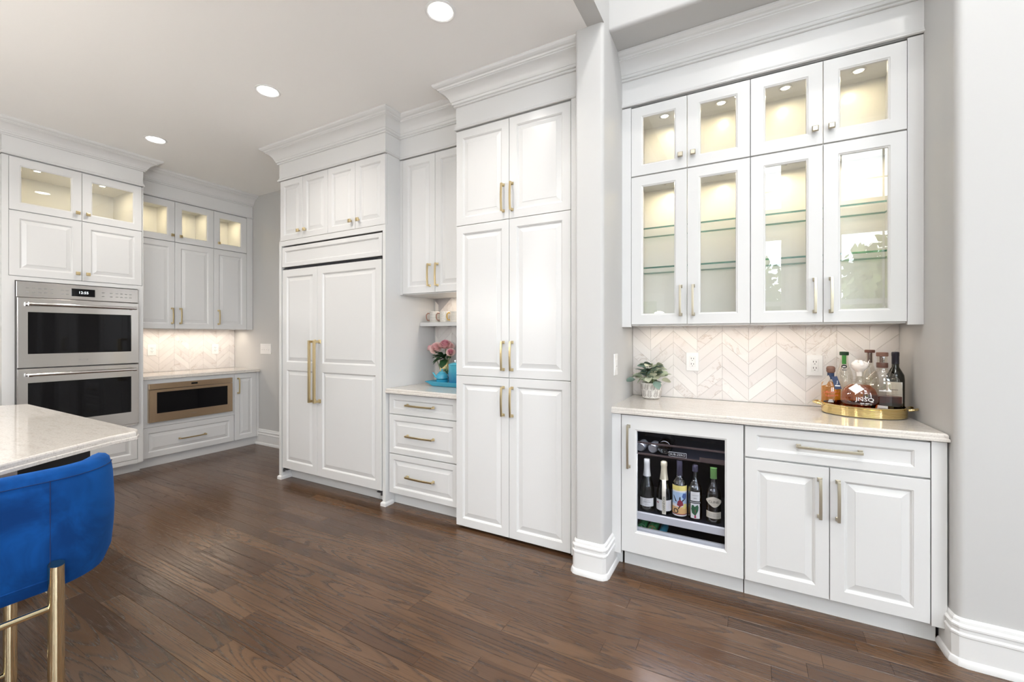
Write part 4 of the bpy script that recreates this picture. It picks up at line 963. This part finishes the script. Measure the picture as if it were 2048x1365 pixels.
    # dark bottle
    t = bottle('spirit_bottle', 'black-green wine-shaped bottle with a pale grey label at the wall end of the tray', (.668, 2.925, B), 'bottle_black', [(.034, 0), (.0372, .004), (.0372, .180), (.035, .205), (.024, .228), (.0150, .246), (.0140, .30)], G)
    cap(t, 'foil', 'foil_dark', [(.0155, .262), (.0152, .302), (.0162, .304), (.0162, .322), (.012, .325)]); p = patch(t, 'label', 'paper_white', .0372, -.045, .030, .060, .170); m = MB()
    rline(m, .0372, -.040, .026, .105, .001, .0016); rline(m, .0372, -.030, .010, .128, .004, .0016); m.build('print', 'stone_grey', t, p, recalc=False)
tray()

# ------------------------------------------------------------------ potted plant
def leaf_mesh(L, Wd, mat, cup=.2):
    m = MB(); n = 6; rows = []
    for i in range(n+1):
        f = i/n; w = Wd*math.sin(PI*min(1, f*.96+.03))**.8/2; z = cup*L*(f-f*f)
        rows.append([(f*L, -w, z+w*.25), (f*L, 0, z), (f*L, w, z+w*.25)])
    m.loft(rows, False, (False, False)); lo = [[(x, y, z-.0006) for x, y, z in r] for r in rows]; m.loft(lo, False, (False, False))
    o = m.build('tmp', mat, recalc=False, smooth=True); me = o.data; bpy.data.objects.remove(o); return me
def plant():
    x, y = -.568, 2.955; t = thing('potted_plant', 'small eucalyptus plant in a white and grey fern-patterned pot', 'plant', (x, y, .9335))
    pot = MB().lathe([(.044, 0), (.056, .008), (.062, .03), (.0665, .075), (.067, .106), (.060, .106), (.058, .094)], n=40).build('pot', 'pot_white', t, smooth=True, sharp=.6)
    m = MB(); rg = random.Random(5)
    def onpot(u, z): r = (.0560+.0065*min(1, max(0, (z-.008)/.022)) if z < .03 else .0622+.0046*min(1, (z-.03)/.045))+.0007; return (r*math.sin(u), -r*math.cos(u), z)
    for k in range(20):
        u0 = (k % 10)/10*2*PI+(.3 if k >= 10 else 0); z0 = .014 if k < 10 else .060; lean = rg.uniform(-.5, .5)
        for j in range(6):
            z = z0+j*.0068; uc = u0+lean*j*.05
            for e in (-1, 1):
                du = .26-.022*j; a = [(uc+e*.03, z), (uc+e*du, z+.010), (uc+e*du, z+.0128), (uc+e*.03, z+.0035)]
                if max(q[1] for q in a) < .103: m.add([onpot(u, zz) for u, zz in a], [(0, 1, 2, 3)])
    m.build('fern_pattern', 'pot_groove', t, pot, recalc=False)
    MB().lathe([(.057, .090), (.040, .098), (.01, .101)], n=24).build('soil', 'soil', t)
    me = [leaf_mesh(.064, .048, q) for q in ('leaf_sage', 'leaf_pale', 'leaf_blue', 'leaf_sage')]
    tips = []
    for k in range(13):
        a = 2*PI*k/13+.2; sp = (.035, .085, .06)[k % 3]; h = (.225, .150, .190)[k % 3]
        if k in (4, 5, 6): sp *= .85
        pts = [(.012*math.cos(a), .012*math.sin(a), .10), (sp*.5*math.cos(a), sp*.5*math.sin(a), .10+(h-.10)*.62), (sp*math.cos(a), sp*math.sin(a), h)]
        MB().tube(pts, .0014, 6).build('stem', 'stem_green', t, smooth=True); tips.append((a, pts))
    def lf(p, yaw, pitch, roll, i, s=1.):
        o = put('leaf', me[i % 4], t, None, p, (roll, pitch, yaw)); o.scale = (s, s, s)
    for k, (a, pts) in enumerate(tips):
        for j in range(5):
            f = .30+.17*j; p = Vector(pts[1]).lerp(Vector(pts[2]), max(0, (f-.4)/.6)) if f > .4 else Vector(pts[0]).lerp(Vector(pts[1]), f/.5)
            lf(p, a+rg.uniform(-1.1, 1.1)+(1.2 if j % 2 else -1.2)*(j < 3), rg.uniform(-.5, .35), rg.uniform(-.7, .7), rg.randrange(4), rg.uniform(.75, 1.1))
    lf((-.095, -.05, .125), PI+.3, .2, .9, 2, .95); lf((.075, -.06, .13), -.3, .1, -.8, 1, 1.0); lf((.0, -.075, .15), -1.4, .45, .3, 1, 1.1); lf((-.03, -.075, .14), -2.2, .5, .5, 3, 1.0); lf((.035, -.07, .12), -.9, .7, .2, 2, 1.1)
    MB().tube([(-.02, -.02, .10), (-.07, -.04, .135), (-.10, -.05, .126)], .0012, 6).build('stem', 'stem_green', t)
plant()

# ------------------------------------------------------------------ mug shelf and the turquoise set
def nook_things():
    t = thing('floating_shelf', 'white floating shelf holding the row of mugs', 'shelf', (-2.16, 3.09, 1.431), 0, (-2.16, 3.09, 1.431))
    MB().box(-2.512, -1.816, 2.905, 3.089, 1.431, 1.4635).build('shelf_board', FR, t, bevel=.001)
    for x in (-2.40, -2.24): MB().box(x-.012, x+.012, 2.95, 2.98, 1.426, 1.431).build('shelf_clip', 'stone_grey', t)
    labs = ['striped white mug with a dark copper handle, end of the row on the shelf', 'speckled white mug with a copper handle, in the middle of the shelf row', 'striped white mug with a gold handle, next to the pantry on the shelf']
    for k, x in enumerate((-2.410, -2.300, -2.188)):
        t = thing('mug', labs[k], 'mug', (x, 2.98, 1.464), .67, (0, 0, 0), 'mugs on the floating shelf')
        MB().lathe([(.036, 0), (.043, .004), (.0445, .02), (.0445, .094), (.0415, .094), (.0405, .010)], n=36).build('cup', 'mug_white', t, smooth=True, sharp=.6)
        m = MB(); r = .0449; rg = random.Random(k)
        if k != 1:
            for j in range(8): z = .010+j*.0105; m.loft([[(r*math.sin(a), -r*math.cos(a), q) for a in [-1.0+2.3*i/16 for i in range(17)]] for q in (z, z+.0022)], False, (False, False))
        else:
            for j in range(260):
                a = rg.uniform(-1.0, 1.3); z = rg.uniform(.008, .09); d = .0016; m.add([(r*math.sin(a), -r*math.cos(a), z), (r*math.sin(a+d/r), -r*math.cos(a+d/r), z), (r*math.sin(a+d/r), -r*math.cos(a+d/r), z+d), (r*math.sin(a), -r*math.cos(a), z+d)], [(0, 1, 2, 3)])
        m.build('printed_pattern', 'mug_stripe', t, recalc=False)
        MB().tube([(-.043, 0, .078), (-.060, 0, .080), (-.071, 0, .066), (-.072, 0, .040), (-.064, 0, .020), (-.043, 0, .018)], .0052, 10).build('mug_handle', ('mug_copper', 'mug_copper', 'mug_gold')[k], t, smooth=True)
    z = .9335
    t = thing('platter', 'rectangular turquoise platter with flared rim on the drawer cabinet counter', 'platter', (-2.08, 2.875, z))
    R = lambda ix, iy, zz: [(-.21-ix, -.075-iy, zz), (.185+ix, -.075-iy, zz), (.185+ix, .075+iy, zz), (-.21-ix, .075+iy, zz)]
    MB().loft([R(0, 0, 0), R(.030, .012, .020), R(.062, .022, .036), R(.062, .022, .040), R(.026, .008, .024), R(-.006, -.006, .008)]).build('platter_body', 'turquoise', t, bevel=.003)
    zp = z+.0085
    t = thing('teapot', 'small turquoise teapot stacked on its own cup on the platter', 'teapot', (-2.237, 2.862, zp), .62)
    MB().lathe([(.030, 0), (.043, .006), (.050, .028), (.0505, .044), (.046, .046)], n=36).build('cup', 'turquoise', t, smooth=True, sharp=.8)
    MB().lathe([(.044, .047), (.051, .052), (.051, .066), (.044, .086), (.033, .096), (.028, .098)], n=36).build('pot_body', 'turquoise', t, smooth=True, sharp=.8)
    MB().lathe([(.030, .098), (.029, .103), (.018, .110), (.006, .112), (.004, .116), (.009, .120), (.008, .128), (.003, .131)], n=28).build('lid', 'turquoise_light', t, smooth=True)
    MB().tube([(-.044, -.004, .062), (-.058, -.006, .074), (-.068, -.008, .094), (-.078, -.010, .102)], [.012, .009, .006, .005], 12).build('spout', 'turquoise_light', t, smooth=True)
    MB().tube([(.046, .006, .085), (.066, .010, .088), (.072, .012, .070), (.052, .008, .056)], .005, 10).build('pot_handle', 'turquoise', t, smooth=True)
    t = thing('canister', 'tall turquoise lidded canister on the platter, half hidden by the pantry', 'canister', (-2.105, 2.87, zp))
    MB().lathe([(.052, 0), (.057, .004), (.057, .160), (.058, .166), (.054, .168)], n=40).build('canister_body', 'turquoise_fade', t, smooth=True, sharp=.6)
    MB().lathe([(.060, .168), (.060, .173), (.040, .184), (.012, .188)], n=40).build('lid', 'turquoise_light', t, smooth=True)
    MB().lathe([(.006, .187), (.005, .193), (.012, .198), (.011, .206), (.004, .209)], n=24).build('knob', 'chrome', t, smooth=True)
    t = thing('patterned_jar', 'small dark blue and white patterned jar between teapot and canister', 'jar', (-2.222, 2.950, zp-.0005+.0))
    MB().lathe([(.024, 0), (.030, .003), (.031, .075), (.024, .078)], n=24).build('jar_body', 'paper_white', t, smooth=True, sharp=.6)
    m = MB()
    for j in range(5):
        for i in range(9):
            a = i*2*PI/9+(j % 2)*.35; zz = .006+j*.0145; r = .0315; m.add([(r*math.sin(a), -r*math.cos(a), zz), (r*math.sin(a+.3), -r*math.cos(a+.3), zz+.006), (r*math.sin(a), -r*math.cos(a), zz+.012), (r*math.sin(a-.3), -r*math.cos(a-.3), zz+.006)], [(0, 1, 2, 3)])
    m.build('printed_pattern', 'label_navy', t, recalc=False)
    vx, vy = -2.335, 3.02
    t = thing('flower_vase', 'square gold vase behind the turquoise canister', 'vase', (vx, vy, z), .55)
    sq = lambda h, zz: [(-h, -h, zz), (h, -h, zz), (h, h, zz), (-h, h, zz)]
    MB().loft([sq(.032, 0), sq(.034, .004), sq(.036, .200), sq(.032, .200), sq(.030, .01)]).build('vase_body', 'brass_polished', t, bevel=.0015)
    def rose(label, px, py, pz, r, seed, mats, tilt):
        t = thing('rose', label, 'flower', (px, py, pz), 0, (0, 0, 0), 'pink roses in the gold vase'); rg = random.Random(seed); m = MB()
        d = Vector((tilt[0], tilt[1], 1)).normalized(); q = Vector((0, 0, 1)).rotation_difference(d)
        layers = [(.16, .95, 3), (.34, .9, 4), (.55, .72, 5), (.78, .50, 6), (1.0, .22, 7)]
        for li, (rr, up, n) in enumerate(layers):
            for j in range(n):
                a0 = 2*PI*j/n+li*.7+rg.uniform(-.1, .1); wd = 2*PI/n*.72; rows = []
                for v in (0, .35, .7, 1.):
                    row = []
                    for u in (-1, -.5, 0, .5, 1):
                        a = a0+u*wd; rad = r*rr*(.35+.65*v**.6)*(1+.10*(v == 1)); zz = r*(-.55+(up+.55)*v-.10*v*u*u)
                        row.append(q @ Vector((rad*math.cos(a), rad*math.sin(a), zz)))
                    rows.append(row)
                m.loft(rows, False, (False, False), mi=0 if li < 3 else 1)
        m.build('bloom', mats, t, recalc=False, smooth=True)
        base = Vector((vx+(px-vx)*.25, vy+(py-vy)*.25, z+.10))-Vector((px, py, pz)); MB().tube([q @ Vector((0, 0, -r*.5)), (base+(q @ Vector((0, 0, -r*.5))))*.5+Vector((0, 0, .02)), base], .003, 6).build('stem', 'stem_green', t, smooth=True)
        MB().lathe([(.004, -r*.62), (r*.30, -r*.5), (r*.36, -r*.36)], n=10).build('sepals', 'leaf_dark', t)
        return t
    P = ['rose_pink', 'rose_pale']
    rose('largest pale pink rose, facing forward at the front of the vase', -2.372, 2.955, 1.238, .054, 1, P, (.25, -1.6)); rose('pink rose highest in the vase', -2.290, 2.975, 1.268, .050, 2, ['rose_deep', 'rose_pink'], (.3, -.7))
    rose('small round pink rose drooping toward the pantry', -2.218, 2.955, 1.205, .037, 3, ['rose_deep', 'rose_pale'], (.7, -1.2)); rose('small dark pink rosebud against the refrigerator side panel', -2.440, 2.96, 1.240, .030, 4, ['rose_deep', 'rose_pink'], (-.8, -.3)); rose('pink rose tucked between the highest rose and the drooping one', -2.250, 2.99, 1.255, .036, 5, P, (.6, -.6))
    me = leaf_mesh(.095, .062, 'leaf_dark', .3)
    t = thing('rose_foliage', 'dark green rose leaves spilling over the rim of the gold vase', 'foliage', (vx, vy, z+.19))
    for a, p, s, dz in ((3.6, .35, 1, .02), (4.2, .55, 1.1, .03), (4.8, .2, 1, .04), (5.3, .6, 1.1, .02), (5.9, .1, .9, .04), (3.1, .1, .8, .05), (4.5, -.3, 1, .05), (5.0, .9, .9, .01), (.3, -.2, .9, .06), (3.9, -.2, 1, .03), (5.2, -.35, 1, .03), (4.3, .1, 1.1, .04), (5.6, -.1, 1, .02)): o = put('leaf', me, t, None, (.015*math.cos(a), .015*math.sin(a), dz), (.2, p, a)); o.scale = (s, s, s)
nook_things()

# ------------------------------------------------------------------ island and stool
def island():
    poly = [(-3.865, .890), (-3.935, .770), (-4.15, .35), (-4.30, -.10), (-4.30, -1.1), (-2.12, -1.1), (-2.11, -.10), (-2.10, .33), (-2.132, .425), (-2.212, .565), (-2.318, .765), (-2.345, .862), (-2.400, .890)][::-1]
    slab('island_countertop', 'cream quartz island countertop with a stepped edge above the blue stool', poly, .8945, .933)
    t = thing('kitchen_island', 'white panelled kitchen island base under the quartz top', 'island', (-3.3, 0, 0), 0, (-3.3, 0, 0))
    MB().box(-3.90, -3.36, -1.0, .80, .10, .8935).build('carcass', FR, t); MB().box(-3.85, -3.42, -.95, .74, 0, .1).build('toe_kick', FR, t)
    for y0, y1 in ((-.30, .10), (.10, .48), (.48, .512), (.512, .60)): MB().box(-2.775, -2.755, y0+.0015, y1-.0015, .66, .8935).build('apron_panel', FR, t)
    MB().box(-3.36, -2.775, -.30, .598, .70, .8925).build('apron_frame', FR, t)
    MB().box(-3.36, -2.80, .602, .846, .69, .893).build('black_block', 'black', t)  # plain black block under the counter overhang
island()
def stool():
    t = thing('counter_stool', 'blue velvet counter stool with a curved back and brass legs at the island', 'stool', (-1.93, .28, 0), 0, (-1.93, .28, 0))
    path = [(-2.06, .600), (-1.95, .608)]+arc(-1.870, .423, .185, PI/2, 0, 9)+[(-1.684, .34), (-1.682, .28), (-1.684, .22)]+arc(-1.870, .125, .185, 0, -PI/2, 9)+[(-1.95, -.058), (-2.06, -.050)]
    # section of the back: outwards p, height z
    def sec(zt, zb):
        th = .062; c = [(-.045, zb+.0), (-.016, zb-.012), (.0, zb+.03), (.006, zb+.10), (.008, (zt+zb)/2), (.004, zt-.06), (.0, zt-.028), (-.0015, zt-.026), (-.0045, zt-.012), (-.014, zt-.002), (-.030, zt+.002), (-.046, zt-.004), (-.058, zt-.018), (-th, zt-.045), (-th-.004, (zt+zb)/2), (-th, zb+.03)]
        return c
    n = len(path); R = []; SE = []; P = [Vector(p) for p in path]
    for i, p in enumerate(P):
        d0 = (P[i]-P[max(0, i-1)]); d1 = (P[min(n-1, i+1)]-P[i]); d = (d0.normalized() if d0.length else d1.normalized())+(d1.normalized() if d1.length else d0.normalized()); d.normalize(); nn = Vector((-d.y, d.x))
        s = abs(p.y-.28); arm = max(0, (-1.80-p.x)/.26); zt = .978-.085*arm**1.3; zb = .657+.012*arm
        R.append([(p.x+nn.x*q, p.y+nn.y*q, z) for q, z in sec(zt, zb)]); SE.append((p.x+nn.x*.0015, p.y+nn.y*.0015, zt-.027))
    o = MB().loft(R).build('backrest', 'blue_velvet', t, smooth=True, sharp=1.2)
    m = MB()                                                   # stitched seams, a fine raised line each
    for y in (.425, .135): m.tube([(-1.6785+.0005, y, z) for z in (.69, .74, .80, .86, .92, .954)], .0011, 6)
    m.tube(SE, .0011, 6); m.build('seam', 'seam_blue', t, o, smooth=True)
    rp = lambda h, r, z: [(x, y, z) for c in ((1, 1, 0), (-1, 1, 1), (-1, -1, 2), (1, -1, 3)) for x, y in arc(-1.93+c[0]*(h-r), .28+c[1]*(h-r), r, PI/2*c[2], PI/2*(c[2]+1), 5)]
    MB().loft([rp(.20, .10, .664), rp(.235, .11, .672), rp(.245, .11, .680), rp(.235, .11, .715), rp(.20, .10, .728)]).build('seat', 'blue_velvet', t, smooth=True)
    MB().loft([rp(.19, .08, .650), rp(.19, .08, .664)]).build('seat_base', 'black', t)
    for y in (.432, .128):
        rr = .0170; x = -1.660; k = 20
        m = MB(); ring = lambda z: [(x+rr*math.cos(a), y+rr*math.sin(a), z(rr*math.cos(a), rr*math.sin(a))) for a in [2*PI*i/k for i in range(k)]]
        m.loft([ring(lambda a, b: 0.), ring(lambda a, b: .728-a*.25)]); m.build('leg', 'stool_brass', t, smooth=True, sharp=.6)
        m = MB(); m.tube([(-2.06, y*1. , 0), (-2.06, y, .612)], .016, 16); m.build('leg', 'stool_brass', t, smooth=True, sharp=.6)
        MB().tube([(x-.01, y, .640), (-2.06, y, .618)], .0075, 10).build('stretcher', 'stool_brass', t, smooth=True)
    MB().tube([(-1.664, .432, .612), (-1.664, .128, .612)], .0085, 12).build('stretcher', 'stool_brass', t, smooth=True)
    MB().tube([(-2.06, .437, .28), (-2.06, .123, .28)], .0085, 12).build('footrest', 'stool_brass', t, smooth=True)
stool()

# ------------------------------------------------------------------ trees beyond the windows, seen mirrored in the glass
def tree(label, x, y, h, r, seed):
    t = thing('garden_tree', label, 'tree', (x, y, -.4)); rg = random.Random(seed)
    MB().tube([(0, 0, 0), (.1, 0, h*.4), (0, .1, h*.8)], [.2, .14, .05], 8).build('trunk', 'tree_bark', t)
    m = MB()
    for k in range(1500):
        d = Vector((rg.gauss(0, 1), rg.gauss(0, 1), rg.gauss(0, 1))).normalized()*r*rg.uniform(.45, 1); c = Vector((d.x, d.y, h*.68+d.z*h*.36/r)); a = Vector((rg.gauss(0, 1), rg.gauss(0, 1), rg.gauss(0, 1))).normalized(); b = a.orthogonal().normalized(); s = rg.uniform(.10, .22)
        m.add([c-a*s, c-b*s*.6, c+a*s, c+b*s*.6], [(0, 1, 2, 3)])
    o = m.build('leaves', 'tree_leaf', t, recalc=False); o['kind'] = 'stuff'
tree('leafy tree outside, mirrored in the glass of the bar cabinets nearest the wall', 3.6, -9.5, 4.4, 1.6, 1)
tree('leafy tree outside, mirrored in the glass over the wine bottles', -.4, -10.5, 4.3, 1.6, 2)
tree('leafy tree outside, mirrored in the glass over the potted plant', -3.6, -9.0, 3.6, 1.6, 3)
